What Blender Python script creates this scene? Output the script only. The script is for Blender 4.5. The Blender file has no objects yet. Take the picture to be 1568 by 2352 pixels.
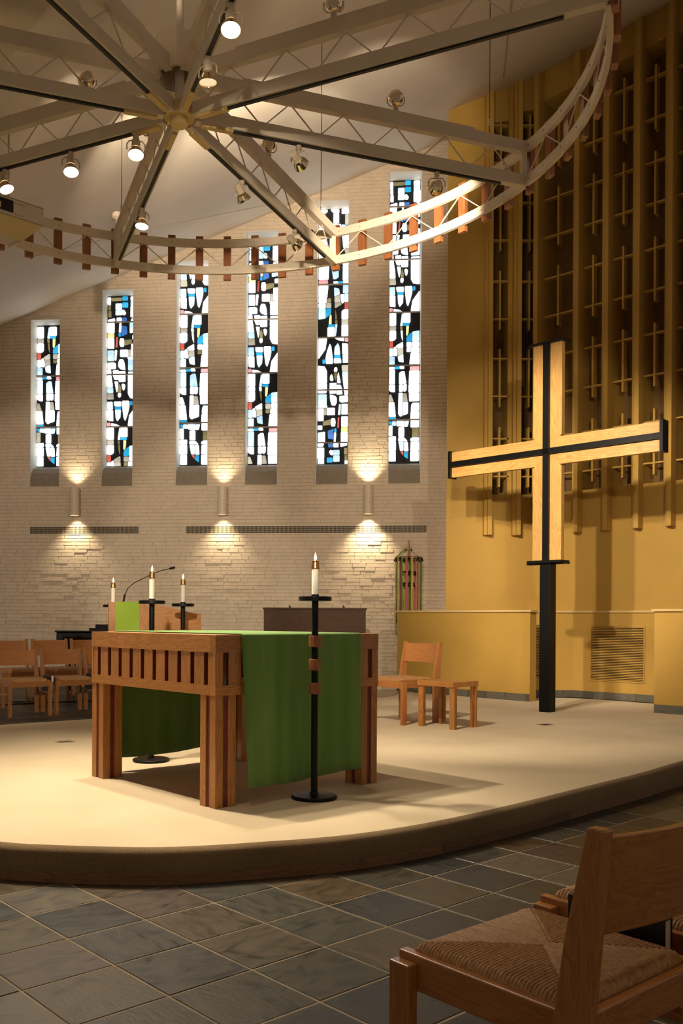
import bpy, math, random
from mathutils import Vector, Matrix
random.seed(7)
SC = bpy.context.scene
COL = SC.collection
PI = math.pi

# ------------------------------------------------------------------ camera
cam = bpy.data.cameras.new('camera')
cam.sensor_fit = 'VERTICAL'
cam.sensor_height = 36.0
cam.sensor_width = 24.0
cam.lens = 36.0 * 2080.0 / 2352.0
cam.shift_x = (784 - 659) / 2352.0
cam.shift_y = (1424 - 1176) / 2352.0
cam.clip_start = 0.05
camo = bpy.data.objects.new('camera', cam)
COL.objects.link(camo)
camo.matrix_world = (Matrix.Translation((0, 0, 1.25)) @ Matrix.Rotation(PI / 2, 4, 'X')
                     @ Matrix.Rotation(0.0055, 4, 'Z'))
SC.camera = camo

# ------------------------------------------------------------------ world, exposure
w = bpy.data.worlds.new('world')
SC.world = w
w.use_nodes = True
w.node_tree.nodes['Background'].inputs[0].default_value = (1.0, 0.80, 0.60, 1)
w.node_tree.nodes['Background'].inputs[1].default_value = 0.27
SC.view_settings.view_transform = 'Standard'
SC.view_settings.look = 'None'
SC.view_settings.exposure = 0.0
SC.view_settings.gamma = 1.0
SC.view_settings.use_curve_mapping = False
SC.cycles.use_denoising = True
SC.cycles.max_bounces = 8
SC.cycles.diffuse_bounces = 4
SC.cycles.sample_clamp_indirect = 6.0
WARM = (1.0, 0.83, 0.60)
WARM2 = (1.0, 0.72, 0.42)


def lamp(name, kind, loc, energy, color, parent=None, target=None, size=0.03, cone=60, blend=0.5):
    l = bpy.data.lights.new(name, kind)
    l.energy = energy
    l.color = color
    if kind == 'SPOT':
        l.spot_size = math.radians(cone)
        l.spot_blend = blend
    if kind in ('SPOT', 'POINT'):
        l.shadow_soft_size = size
    if kind == 'AREA':
        l.size = size
    o = bpy.data.objects.new(name, l)
    COL.objects.link(o)
    loc = Vector(loc)
    m = Matrix.Translation(loc)
    if target is not None:
        d = (Vector(target) - loc).normalized()
        m = m @ d.to_track_quat('-Z', 'Y').to_matrix().to_4x4()
    if parent:
        o.parent = parent
        o.matrix_parent_inverse = Matrix.Identity(4)
        bpy.context.view_layer.update()
        o.matrix_basis = parent.matrix_world.inverted() @ m
    else:
        o.matrix_world = m
    return o


# nave floods behind the viewer toward the chancel; two unseen downlights added as fill
for fx, tx, ty, fe in ((-3.2, -3.6, 16.7, 2100), (-0.6, 0.3, 16.4, 2100), (1.6, 3.4, 13.4, 1100)):
    lamp('nave_flood', 'SPOT', (fx, -1.0, 3.6), fe, WARM, target=(tx, ty, 3.6 - 0.115 * (ty + 1.0)), size=0.08, cone=27, blend=0.3)
lamp('nave_fill', 'AREA', (-2.4, 0.2, 4.6), 4, WARM, target=(-2.4, 0.2, 0), size=0.5)
lamp('nave_fill', 'AREA', (1.8, -0.6, 4.6), 14, WARM, target=(1.8, -0.6, 0), size=0.5)


# ------------------------------------------------------------------ materials
def newmat(name):
    m = bpy.data.materials.new(name)
    m.use_nodes = True
    return m, m.node_tree.nodes, m.node_tree.links, m.node_tree.nodes['Principled BSDF']


def N(nodes, t, **kw):
    n = nodes.new(t)
    for k, v in kw.items():
        setattr(n, k, v)
    return n


def ramp(nodes, stops, interp='LINEAR'):
    r = nodes.new('ShaderNodeValToRGB')
    r.color_ramp.interpolation = interp
    e = r.color_ramp.elements
    while len(e) < len(stops):
        e.new(0.5)
    for el, (p, c) in zip(e, stops):
        el.position = p
        el.color = (c[0], c[1], c[2], 1)
    return r


def plain(name, col, rough=0.5, metal=0.0, noise=0.0, nscale=8.0, bump=0.0, bscale=200.0, spec=0.5, coat=0.0):
    m, nd, lk, b = newmat(name)
    b.inputs['Base Color'].default_value = (*col, 1)
    b.inputs['Roughness'].default_value = rough
    b.inputs['Metallic'].default_value = metal
    b.inputs['Specular IOR Level'].default_value = spec
    b.inputs['Coat Weight'].default_value = coat
    if noise or bump:
        tc = N(nd, 'ShaderNodeTexCoord')
    if noise:
        t = N(nd, 'ShaderNodeTexNoise')
        t.inputs['Scale'].default_value = nscale
        t.inputs['Detail'].default_value = 4
        lk.new(tc.outputs['Object'], t.inputs['Vector'])
        r = ramp(nd, [(0.3, [c * (1 - noise) for c in col]), (0.7, [min(1, c * (1 + noise)) for c in col])])
        lk.new(t.outputs['Fac'], r.inputs['Fac'])
        lk.new(r.outputs['Color'], b.inputs['Base Color'])
    if bump:
        t2 = N(nd, 'ShaderNodeTexNoise')
        t2.inputs['Scale'].default_value = bscale
        t2.inputs['Detail'].default_value = 3
        lk.new(tc.outputs['Object'], t2.inputs['Vector'])
        bp = N(nd, 'ShaderNodeBump')
        bp.inputs['Strength'].default_value = bump
        bp.inputs['Distance'].default_value = 0.01
        lk.new(t2.outputs['Fac'], bp.inputs['Height'])
        lk.new(bp.outputs['Normal'], b.inputs['Normal'])
    return m


def wood(name, c0, c1, axis='Z', rough=0.38, scale=1.0, coat=0.15, vary=0.12):
    """oak-like: long grain along one axis plus cathedral figure; each piece its own offset and tone"""
    m, nd, lk, b = newmat(name)
    tc = N(nd, 'ShaderNodeTexCoord')
    oi = N(nd, 'ShaderNodeObjectInfo')
    add = N(nd, 'ShaderNodeVectorMath', operation='ADD')
    mul = N(nd, 'ShaderNodeVectorMath', operation='SCALE')
    mul.inputs['Scale'].default_value = 9.0
    comb = N(nd, 'ShaderNodeCombineXYZ')
    for i in range(3):
        lk.new(oi.outputs['Random'], comb.inputs[i])
    lk.new(comb.outputs[0], mul.inputs[0])
    lk.new(tc.outputs['Object'], add.inputs[0])
    lk.new(mul.outputs[0], add.inputs[1])
    mp = N(nd, 'ShaderNodeMapping')
    s = {'X': (0.12, 1, 1), 'Y': (1, 0.12, 1), 'Z': (1, 1, 0.12)}[axis]
    mp.inputs['Scale'].default_value = [q * scale for q in s]
    lk.new(add.outputs[0], mp.inputs['Vector'])
    n1 = N(nd, 'ShaderNodeTexNoise')
    n1.inputs['Scale'].default_value = 7
    n1.inputs['Detail'].default_value = 3
    n1.inputs['Distortion'].default_value = 1.2
    lk.new(mp.outputs[0], n1.inputs['Vector'])
    mm = N(nd, 'ShaderNodeMath', operation='MULTIPLY')
    mm.inputs[1].default_value = 9.0
    lk.new(n1.outputs['Fac'], mm.inputs[0])
    fr = N(nd, 'ShaderNodeMath', operation='FRACT')
    lk.new(mm.outputs[0], fr.inputs[0])
    n2 = N(nd, 'ShaderNodeTexNoise')
    n2.inputs['Scale'].default_value = 140
    n2.inputs['Detail'].default_value = 2
    lk.new(mp.outputs[0], n2.inputs['Vector'])
    mix = N(nd, 'ShaderNodeMath', operation='MULTIPLY_ADD')
    mix.inputs[1].default_value = 0.45
    lk.new(fr.outputs[0], mix.inputs[0])
    m3 = N(nd, 'ShaderNodeMath', operation='MULTIPLY')
    m3.inputs[1].default_value = 0.55
    lk.new(n2.outputs['Fac'], m3.inputs[0])
    lk.new(m3.outputs[0], mix.inputs[2])
    r = ramp(nd, [(0.15, c0), (0.75, c1)])
    lk.new(mix.outputs[0], r.inputs['Fac'])
    hv = N(nd, 'ShaderNodeHueSaturation')
    mr = N(nd, 'ShaderNodeMapRange')
    mr.inputs['To Min'].default_value = 1 - vary
    mr.inputs['To Max'].default_value = 1 + vary
    lk.new(oi.outputs['Random'], mr.inputs['Value'])
    lk.new(mr.outputs[0], hv.inputs['Value'])
    lk.new(r.outputs['Color'], hv.inputs['Color'])
    lk.new(hv.outputs['Color'], b.inputs['Base Color'])
    b.inputs['Roughness'].default_value = rough
    b.inputs['Coat Weight'].default_value = coat
    b.inputs['Coat Roughness'].default_value = 0.25
    return m


OAK0, OAK1 = (0.50, 0.235, 0.065), (0.32, 0.125, 0.028)
M = {}
for ax in 'XYZ':
    M['oak' + ax] = wood('oak_' + ax, OAK0, OAK1, ax, scale=1.5)
    M['chair' + ax] = wood('chair_oak_' + ax, (0.43, 0.185, 0.055), (0.30, 0.11, 0.03), ax, rough=0.3, coat=0.3, scale=2.2)
M['redwood'] = plain('padauk_core', (0.15, 0.022, 0.015), 0.45, noise=0.3, nscale=20)
M['block'] = wood('block_wood', (0.36, 0.13, 0.045), (0.23, 0.075, 0.025), 'Z', vary=0.2)
M['crosswood'] = wood('cross_pine_Z', (0.64, 0.41, 0.14), (0.49, 0.26, 0.075), 'Z', vary=0.06)
M['crosswoodX'] = wood('cross_pine_X', (0.64, 0.41, 0.14), (0.49, 0.26, 0.075), 'X', vary=0.06)
M['trimwood'] = wood('kick_board', (0.20, 0.10, 0.045), (0.11, 0.05, 0.022), 'X', rough=0.6, coat=0, vary=0.25)
M['console'] = wood('console_walnut', (0.095, 0.040, 0.015), (0.065, 0.026, 0.010), 'X', rough=0.65, coat=0)
M['black'] = plain('black_steel', (0.003, 0.003, 0.0035), 0.42, spec=0.22)
M['blackgloss'] = plain('piano_lacquer', (0.004, 0.004, 0.004), 0.05)
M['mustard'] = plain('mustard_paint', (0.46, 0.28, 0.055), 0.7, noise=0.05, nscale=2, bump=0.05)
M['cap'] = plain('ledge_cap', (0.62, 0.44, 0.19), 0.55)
M['recess_shade'] = plain('recess_shade_brown', (0.155, 0.088, 0.028), 0.95, noise=0.12, nscale=3)  # shade of the yellow recess put into a brown base colour
M['cream'] = plain('cream_metal', (0.70, 0.60, 0.48), 0.45, noise=0.04, nscale=5)
M['track'] = plain('track_channel', (0.012, 0.01, 0.008), 0.5)
M['ceil'] = plain('ceiling_paint', (0.64, 0.56, 0.47), 0.65, noise=0.04, nscale=1.5)
M['brick'] = plain('painted_brick', (0.68, 0.565, 0.45), 0.62, noise=0.05, nscale=6, bump=0.25, bscale=60)
M['mortar'] = plain('painted_mortar', (0.62, 0.515, 0.41), 0.75, noise=0.05, nscale=6)
M['sill'] = plain('stone_sill', (0.27, 0.225, 0.18), 0.85, noise=0.1, nscale=12)
M['matrix'] = plain('dark_resin', (0.008, 0.008, 0.011), 0.8)
M['jamb'] = plain('plaster_jamb', (0.66, 0.61, 0.54), 0.7)
M['vent'] = plain('vent_metal', (0.34, 0.27, 0.19), 0.5)
M['dark'] = plain('dark_void', (0.02, 0.016, 0.012), 0.9)
M['wax'] = plain('candle_wax', (0.80, 0.74, 0.64), 0.5)
M['brass'] = plain('brass', (0.62, 0.30, 0.11), 0.25, metal=1.0)
M['reflector'] = plain('lamp_reflector', (0.85, 0.72, 0.50), 0.12, metal=1.0)
M['lampmetal'] = plain('lamp_metal', (0.66, 0.55, 0.42), 0.3, metal=0.4)
M['bookblack'] = plain('book_cover', (0.008, 0.008, 0.009), 0.35)
M['paper'] = plain('paper', (0.75, 0.70, 0.62), 0.8)
M['grout'] = plain('grout', (0.20, 0.155, 0.10), 0.9, noise=0.2, nscale=9)
M['rubber'] = plain('cable_rubber', (0.01, 0.01, 0.01), 0.6)
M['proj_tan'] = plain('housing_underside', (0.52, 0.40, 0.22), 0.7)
M['ribbon_green'] = plain('ribbon_green', (0.10, 0.28, 0.03), 0.5)
M['ribbon_pink'] = plain('ribbon_pink', (0.55, 0.16, 0.17), 0.5)
M['ribbon_yellow'] = plain('ribbon_yellow', (0.62, 0.46, 0.10), 0.5)
M['bronze'] = plain('bell_bronze', (0.05, 0.025, 0.015), 0.35, metal=0.8)
M['limebanner'] = plain('lime_cloth', (0.30, 0.47, 0.05), 0.85, bump=0.2, bscale=400)


def emis(name, col, strength):
    m, nd, lk, b = newmat(name)
    b.inputs['Base Color'].default_value = (*[c * 0.5 for c in col], 1)
    b.inputs['Emission Color'].default_value = (*col, 1)
    b.inputs['Emission Strength'].default_value = strength
    b.inputs['Roughness'].default_value = 0.3
    return m


M['bulb'] = emis('lit_lamp_lens', (1.0, 0.86, 0.66), 14)
M['bulb_dim'] = emis('dim_lamp_lens', (1.0, 0.75, 0.45), 0.9)
M['sconce_lens'] = emis('sconce_lens', (1.0, 0.85, 0.6), 4)
M['flame'] = emis('candle_flame', (1.0, 0.72, 0.36), 9)


def glassmat(name, col, strength, mottle=0.25):
    """daylit slab glass"""
    m, nd, lk, b = newmat(name)
    tc = N(nd, 'ShaderNodeTexCoord')
    oi = N(nd, 'ShaderNodeObjectInfo')
    t = N(nd, 'ShaderNodeTexNoise')
    t.inputs['Scale'].default_value = 5
    t.inputs['Detail'].default_value = 3
    lk.new(tc.outputs['Object'], t.inputs['Vector'])
    ad = N(nd, 'ShaderNodeMath', operation='ADD')
    lk.new(t.outputs['Fac'], ad.inputs[0])
    m2 = N(nd, 'ShaderNodeMath', operation='MULTIPLY_ADD')
    m2.inputs[1].default_value = 0.5
    m2.inputs[2].default_value = -0.25
    lk.new(oi.outputs['Random'], m2.inputs[0])
    lk.new(m2.outputs[0], ad.inputs[1])
    r = ramp(nd, [(0.25, [c * (1 - mottle) for c in col]), (0.75, [min(1, c * (1 + mottle) + 0.03) for c in col])])
    lk.new(ad.outputs[0], r.inputs['Fac'])
    lk.new(r.outputs['Color'], b.inputs['Emission Color'])
    b.inputs['Emission Strength'].default_value = strength
    b.inputs['Base Color'].default_value = (*[c * 0.25 for c in col], 1)
    b.inputs['Roughness'].default_value = 0.2
    return m


GL = {'w': glassmat('glass_clear', (0.90, 0.95, 1.0), 2.8, 0.1),
      'l': glassmat('glass_pale_blue', (0.50, 0.75, 1.0), 1.7, 0.4),
      'c': glassmat('glass_cyan', (0.015, 0.42, 0.80), 0.95, 0.3),
      'b': glassmat('glass_blue', (0.05, 0.20, 0.62), 0.8, 0.4),
      'g': glassmat('glass_grey', (0.62, 0.57, 0.45), 0.8, 0.35),
      'o': glassmat('glass_olive', (0.36, 0.29, 0.13), 0.62, 0.4),
      'y': glassmat('glass_yellow', (1.0, 0.78, 0.30), 1.2, 0.25),
      'r': glassmat('glass_red', (0.85, 0.13, 0.08), 0.75, 0.25),
      'p': glassmat('glass_pink', (1.0, 0.42, 0.42), 1.05, 0.25)}


def slate_mat():
    m, nd, lk, b = newmat('slate')
    tc = N(nd, 'ShaderNodeTexCoord')
    oi = N(nd, 'ShaderNodeObjectInfo')
    ge = N(nd, 'ShaderNodeNewGeometry')
    ad = N(nd, 'ShaderNodeMath', operation='ADD')
    lk.new(oi.outputs['Random'], ad.inputs[0])
    lk.new(ge.outputs['Random Per Island'], ad.inputs[1])
    fr = N(nd, 'ShaderNodeMath', operation='FRACT')
    lk.new(ad.outputs[0], fr.inputs[0])
    base = ramp(nd, [(0.0, (0.0266, 0.0252, 0.0182)), (0.16, (0.0414, 0.0318, 0.0175)), (0.30, (0.0207, 0.0207, 0.0210)),
                     (0.44, (0.0488, 0.0333, 0.0154)), (0.56, (0.0311, 0.0311, 0.0252)), (0.68, (0.0141, 0.0148, 0.0147)),
                     (0.80, (0.0400, 0.0266, 0.0196)), (0.92, (0.0629, 0.0548, 0.0448))], 'CONSTANT')
    lk.new(fr.outputs[0], base.inputs['Fac'])
    sc = N(nd, 'ShaderNodeVectorMath', operation='SCALE')
    comb = N(nd, 'ShaderNodeCombineXYZ')
    for i in range(3):
        lk.new(fr.outputs[0], comb.inputs[i])
    sc.inputs['Scale'].default_value = 31
    lk.new(comb.outputs[0], sc.inputs[0])
    va = N(nd, 'ShaderNodeVectorMath', operation='ADD')
    lk.new(tc.outputs['Object'], va.inputs[0])
    lk.new(sc.outputs[0], va.inputs[1])
    mp = N(nd, 'ShaderNodeMapping')
    mp.inputs['Scale'].default_value = (1.0, 2.2, 1.0)
    lk.new(va.outputs[0], mp.inputs['Vector'])
    n1 = N(nd, 'ShaderNodeTexNoise')
    n1.inputs['Scale'].default_value = 6.0
    n1.inputs['Detail'].default_value = 9
    n1.inputs['Roughness'].default_value = 0.62
    n1.inputs['Distortion'].default_value = 1.6
    lk.new(mp.outputs[0], n1.inputs['Vector'])
    r2 = ramp(nd, [(0.30, (0.55, 0.56, 0.62)), (0.46, (0.95, 0.95, 0.95)), (0.58, (1.35, 1.18, 0.86)), (0.66, (1.1, 1.05, 1.0)), (0.71, (2.8, 2.5, 2.2))])
    lk.new(n1.outputs['Fac'], r2.inputs['Fac'])
    mx = N(nd, 'ShaderNodeMix', data_type='RGBA', blend_type='MULTIPLY')
    mx.inputs['Factor'].default_value = 1.0
    lk.new(base.outputs['Color'], mx.inputs['A'])
    lk.new(r2.outputs['Color'], mx.inputs['B'])
    lk.new(mx.outputs['Result'], b.inputs['Base Color'])
    n2 = N(nd, 'ShaderNodeTexNoise')
    n2.inputs['Scale'].default_value = 26
    n2.inputs['Detail'].default_value = 8
    lk.new(mp.outputs[0], n2.inputs['Vector'])
    bp = N(nd, 'ShaderNodeBump')
    bp.inputs['Strength'].default_value = 0.30
    bp.inputs['Distance'].default_value = 0.004
    lk.new(n2.outputs['Fac'], bp.inputs['Height'])
    lk.new(bp.outputs['Normal'], b.inputs['Normal'])
    b.inputs['Specular IOR Level'].default_value = 0.34
    rr = ramp(nd, [(0.3, (0.34,) * 3), (0.7, (0.6,) * 3)])
    lk.new(n1.outputs['Fac'], rr.inputs['Fac'])
    lk.new(rr.outputs['Color'], b.inputs['Roughness'])
    return m


M['slate'] = slate_mat()
M['skirt'] = wood('skirting_slate', (0.13, 0.115, 0.085), (0.085, 0.08, 0.065), 'X', rough=0.6, coat=0, vary=0.3)


def carpet_mat(name, c0, c1, scale, bumpstr):
    m, nd, lk, b = newmat(name)
    tc = N(nd, 'ShaderNodeTexCoord')
    n1 = N(nd, 'ShaderNodeTexNoise')
    n1.inputs['Scale'].default_value = scale
    n1.inputs['Detail'].default_value = 4
    n1.inputs['Roughness'].default_value = 0.7
    lk.new(tc.outputs['Object'], n1.inputs['Vector'])
    n3 = N(nd, 'ShaderNodeTexNoise')
    n3.inputs['Scale'].default_value = 1.6
    lk.new(tc.outputs['Object'], n3.inputs['Vector'])
    ma = N(nd, 'ShaderNodeMath', operation='MULTIPLY_ADD')
    ma.inputs[1].default_value = 0.35
    lk.new(n3.outputs['Fac'], ma.inputs[0])
    mb = N(nd, 'ShaderNodeMath', operation='MULTIPLY')
    mb.inputs[1].default_value = 0.65
    lk.new(n1.outputs['Fac'], mb.inputs[0])
    lk.new(mb.outputs[0], ma.inputs[2])
    r = ramp(nd, [(0.35, c0), (0.65, c1)])
    lk.new(ma.outputs[0], r.inputs['Fac'])
    lk.new(r.outputs['Color'], b.inputs['Base Color'])
    b.inputs['Roughness'].default_value = 0.95
    b.inputs['Specular IOR Level'].default_value = 0.1
    b.inputs['Sheen Weight'].default_value = 0.15
    bp = N(nd, 'ShaderNodeBump')
    bp.inputs['Strength'].default_value = bumpstr
    bp.inputs['Distance'].default_value = 0.01
    lk.new(n1.outputs['Fac'], bp.inputs['Height'])
    lk.new(bp.outputs['Normal'], b.inputs['Normal'])
    return m


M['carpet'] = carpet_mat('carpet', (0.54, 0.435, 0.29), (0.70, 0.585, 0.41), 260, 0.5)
M['carpet_edge_shaded'] = carpet_mat('carpet_edge_shaded', (0.16, 0.10, 0.045), (0.33, 0.225, 0.115), 170, 0.9)  # same carpet as the top, side shade put into a darker colour


def green_mat():
    m, nd, lk, b = newmat('green_linen')
    tc = N(nd, 'ShaderNodeTexCoord')
    mp = N(nd, 'ShaderNodeMapping')
    mp.inputs['Scale'].default_value = (9, 9, 0.7)
    lk.new(tc.outputs['Object'], mp.inputs['Vector'])
    n1 = N(nd, 'ShaderNodeTexNoise')
    n1.inputs['Scale'].default_value = 1.2
    n1.inputs['Detail'].default_value = 3
    lk.new(mp.outputs[0], n1.inputs['Vector'])
    r = ramp(nd, [(0.3, (0.085, 0.205, 0.025)), (0.7, (0.14, 0.27, 0.05))])
    lk.new(n1.outputs['Fac'], r.inputs['Fac'])
    lk.new(r.outputs['Color'], b.inputs['Base Color'])
    n2 = N(nd, 'ShaderNodeTexNoise')
    n2.inputs['Scale'].default_value = 420
    lk.new(tc.outputs['Object'], n2.inputs['Vector'])
    bp = N(nd, 'ShaderNodeBump')
    bp.inputs['Strength'].default_value = 0.3
    bp.inputs['Distance'].default_value = 0.004
    lk.new(n2.outputs['Fac'], bp.inputs['Height'])
    lk.new(bp.outputs['Normal'], b.inputs['Normal'])
    b.inputs['Roughness'].default_value = 0.85
    b.inputs['Sheen Weight'].default_value = 0.25
    return m


M['green'] = green_mat()


def rush_mat():
    m, nd, lk, b = newmat('rush')
    tc = N(nd, 'ShaderNodeTexCoord')
    n1 = N(nd, 'ShaderNodeTexNoise')
    n1.inputs['Scale'].default_value = 90
    n1.inputs['Detail'].default_value = 4
    lk.new(tc.outputs['Object'], n1.inputs['Vector'])
    r = ramp(nd, [(0.3, (0.26, 0.115, 0.035)), (0.7, (0.46, 0.245, 0.09))])
    lk.new(n1.outputs['Fac'], r.inputs['Fac'])
    lk.new(r.outputs['Color'], b.inputs['Base Color'])
    b.inputs['Roughness'].default_value = 0.55
    return m


M['rush'] = rush_mat()


def acrylic():
    m, nd, lk, b = newmat('acrylic')
    b.inputs['Base Color'].default_value = (0.95, 0.97, 0.97, 1)
    b.inputs['Roughness'].default_value = 0.05
    b.inputs['Transmission Weight'].default_value = 1.0
    b.inputs['IOR'].default_value = 1.2
    return m


M['acrylic'] = acrylic()


# ------------------------------------------------------------------ mesh helpers
class MB:
    def __init__(s):
        s.v = []
        s.f = []
        s.sm = []

    def add(s, vs, fs, smooth=False):
        k = len(s.v)
        s.v += [tuple(v) for v in vs]
        s.f += [tuple(i + k for i in f) for f in fs]
        s.sm += [smooth] * len(fs)
        return s

    def box(s, x0, x1, y0, y1, z0, z1):
        return s.add([(x0, y0, z0), (x1, y0, z0), (x1, y1, z0), (x0, y1, z0),
                      (x0, y0, z1), (x1, y0, z1), (x1, y1, z1), (x0, y1, z1)],
                     [(0, 3, 2, 1), (4, 5, 6, 7), (0, 1, 5, 4), (1, 2, 6, 5), (2, 3, 7, 6), (3, 0, 4, 7)])

    def cbox(s, c, d):
        return s.box(c[0] - d[0] / 2, c[0] + d[0] / 2, c[1] - d[1] / 2, c[1] + d[1] / 2, c[2] - d[2] / 2, c[2] + d[2] / 2)

    def hexa(s, b, t):
        """b,t: four points each, ccw from above"""
        return s.add(list(b) + list(t), [(3, 2, 1, 0), (4, 5, 6, 7), (0, 1, 5, 4), (1, 2, 6, 5), (2, 3, 7, 6), (3, 0, 4, 7)])

    def bar(s, p, q, w, h, up=(0, 0, 1)):
        p, q = Vector(p), Vector(q)
        d = (q - p).normalized()
        u = Vector(up)
        r = d.cross(u)
        if r.length < 1e-5:
            r = d.cross(Vector((1, 0, 0)))
        r.normalize()
        u = r.cross(d)
        a = [(-1, -1), (1, -1), (1, 1), (-1, 1)]
        B = [p + r * (i * w / 2) + u * (j * h / 2) for i, j in a]
        T = [q + r * (i * w / 2) + u * (j * h / 2) for i, j in a]
        return s.add(B + T, [(0, 1, 2, 3), (7, 6, 5, 4), (4, 5, 1, 0), (5, 6, 2, 1), (6, 7, 3, 2), (7, 4, 0, 3)])

    def tube(s, pts, r, n=8, cap=True, smooth=True):
        pts = [Vector(p) for p in pts]
        rs = r if isinstance(r, (list, tuple)) else [r] * len(pts)
        rings = []
        pu = None
        for i, p in enumerate(pts):
            d = (pts[min(i + 1, len(pts) - 1)] - pts[max(i - 1, 0)]).normalized()
            if pu is None:
                pu = Vector((0, 0, 1)) if abs(d.z) < 0.9 else Vector((1, 0, 0))
            a = d.cross(pu).normalized()
            b = a.cross(d)
            pu = b
            rings.append([p + (a * math.cos(2 * PI * k / n) + b * math.sin(2 * PI * k / n)) * rs[i] for k in range(n)])
        vs = [v for rg in rings for v in rg]
        fs = []
        for i in range(len(pts) - 1):
            for k in range(n):
                fs.append((i * n + k, (i + 1) * n + k, (i + 1) * n + (k + 1) % n, i * n + (k + 1) % n))
        s.add(vs, fs, smooth)
        if cap:
            s.add(rings[0], [tuple(range(n))])
            s.add(rings[-1], [tuple(reversed(range(n)))])
        return s

    def lathe(s, prof, n=24, c=(0, 0, 0), smooth=True, caps=True):
        vs = []
        for r, z in prof:
            for k in range(n):
                a = 2 * PI * k / n
                vs.append((c[0] + r * math.cos(a), c[1] + r * math.sin(a), c[2] + z))
        for i in range(len(prof) - 1):
            same = abs(prof[i][1] - prof[i + 1][1]) < 1e-6
            fs = [(i * n + k, i * n + (k + 1) % n, (i + 1) * n + (k + 1) % n, (i + 1) * n + k) for k in range(n)]
            s.add([vs[j] for j in range(i * n, (i + 2) * n)], [tuple(j - i * n for j in f) for f in fs], smooth and not same)
        if caps:
            if prof[0][0] > 1e-6:
                s.add(vs[:n], [tuple(reversed(range(n)))])
            if prof[-1][0] > 1e-6:
                s.add(vs[-n:], [tuple(range(n))])
        return s

    def prism(s, poly, z0, z1):
        n = len(poly)
        vs = [(p[0], p[1], z0) for p in poly] + [(p[0], p[1], z1) for p in poly]
        return s.add(vs, [tuple(reversed(range(n))), tuple(range(n, 2 * n))] +
                     [(i, (i + 1) % n, n + (i + 1) % n, n + i) for i in range(n)])

    def prism_y(s, poly, y0, y1):
        """poly in (x,z), counter-clockwise seen from -Y; extruded in y"""
        n = len(poly)
        vs = [(p[0], y0, p[1]) for p in poly] + [(p[0], y1, p[1]) for p in poly]
        return s.add(vs, [tuple(range(n)), tuple(reversed(range(n, 2 * n)))] +
                     [(n + i, n + (i + 1) % n, (i + 1) % n, i) for i in range(n)])

    def mesh(s, name, mat=None):
        me = bpy.data.meshes.new(name)
        me.from_pydata(s.v, [], s.f)
        me.polygons.foreach_set('use_smooth', s.sm)
        if mat:
            me.materials.append(mat)
        me.update()
        return me

    def build(s, name, mat, parent=None, loc=None, rz=0.0, bevel=0.0):
        return mkobj(name, s.mesh(name, M[mat] if isinstance(mat, str) else mat), parent, loc, rz, bevel)


def mkobj(name, me, parent=None, loc=None, rz=0.0, bevel=0.0):
    o = bpy.data.objects.new(name, me)
    COL.objects.link(o)
    if parent:
        o.parent = parent
    if loc:
        o.location = loc
    if rz:
        o.rotation_euler = (0, 0, rz)
    if bevel:
        b = o.modifiers.new('bevel', 'BEVEL')
        b.width = bevel
        b.segments = 2
        b.limit_method = 'ANGLE'
    return o


def tag(o, label, cat, group=None):
    o['label'] = label
    o['category'] = cat
    if group:
        o['group'] = group
    return o


def thing(name, label, cat, loc=(0, 0, 0), rz=0.0, group=None):
    o = bpy.data.objects.new(name, None)
    COL.objects.link(o)
    o.location = loc
    o.rotation_euler = (0, 0, rz)
    o.empty_display_size = 0.1
    return tag(o, label, cat, group)


def struct(o):
    o['kind'] = 'structure'
    return o


def sroot(name, loc=(0, 0, 0), rz=0.0):
    o = bpy.data.objects.new(name, None)
    COL.objects.link(o)
    o.location = loc
    o.rotation_euler = (0, 0, rz)
    return struct(o)


def copy_tree(o, parent=None):
    c = o.copy()
    COL.objects.link(c)
    c.parent = parent
    for ch in list(o.children):
        copy_tree(ch, c)
    return c


def ceil_z(x, y):
    return max(4.767, 3.747 + 0.4093 * x + 0.306 * y)


PZ = 0.17  # top of the carpeted platform

# ================================================================== PLATFORM OUTLINE
front = [(-1.366, 4.331), (-1.15, 4.285), (-0.936, 4.26), (-0.727, 4.247), (-0.53, 4.256), (-0.32, 4.30), (-0.066, 4.376),
         (0.20, 4.463), (0.45, 4.585), (0.76, 4.79), (1.089, 5.06), (1.51, 5.441), (2.1, 6.006), (2.563, 6.447),
         (3.045, 6.955), (4.2, 8.15), (5.4, 9.4)]
rest = [(5.62, 9.75), (5.58, 11.3), (4.9, 12.0), (4.1, 12.8), (3.3, 12.8), (2.80, 12.80), (2.3, 13.35), (1.75, 13.85), (1.62, 13.5), (1.45, 12.95), (0.9, 12.45), (-0.3, 11.4),
        (-1.3, 10.52), (-2.107, 9.833), (-2.55, 9.5), (-2.916, 9.221), (-3.45, 8.6), (-3.62, 7.7), (-3.5, 6.7),
        (-3.1, 5.75), (-2.5, 5.0), (-1.95, 4.57)]


def smooth_closed(pts, n=4):
    out = []
    k = len(pts)
    for i in range(k):
        p0, p1, p2, p3 = [Vector(pts[(i + j - 1) % k]) for j in range(4)]
        for t in range(n):
            u = t / n
            out.append(0.5 * ((2 * p1) + (p2 - p0) * u + (2 * p0 - 5 * p1 + 4 * p2 - p3) * u * u + (3 * p1 - p0 - 3 * p2 + p3) * u ** 3))
    return [(p.x, p.y) for p in out]


OUT = smooth_closed(front + rest, 4)


def inside(x, y, poly):
    c = False
    n = len(poly)
    for i in range(n):
        x0, y0 = poly[i]
        x1, y1 = poly[(i + 1) % n]
        if (y0 > y) != (y1 > y) and x < (x1 - x0) * (y - y0) / (y1 - y0) + x0:
            c = not c
    return c


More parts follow.
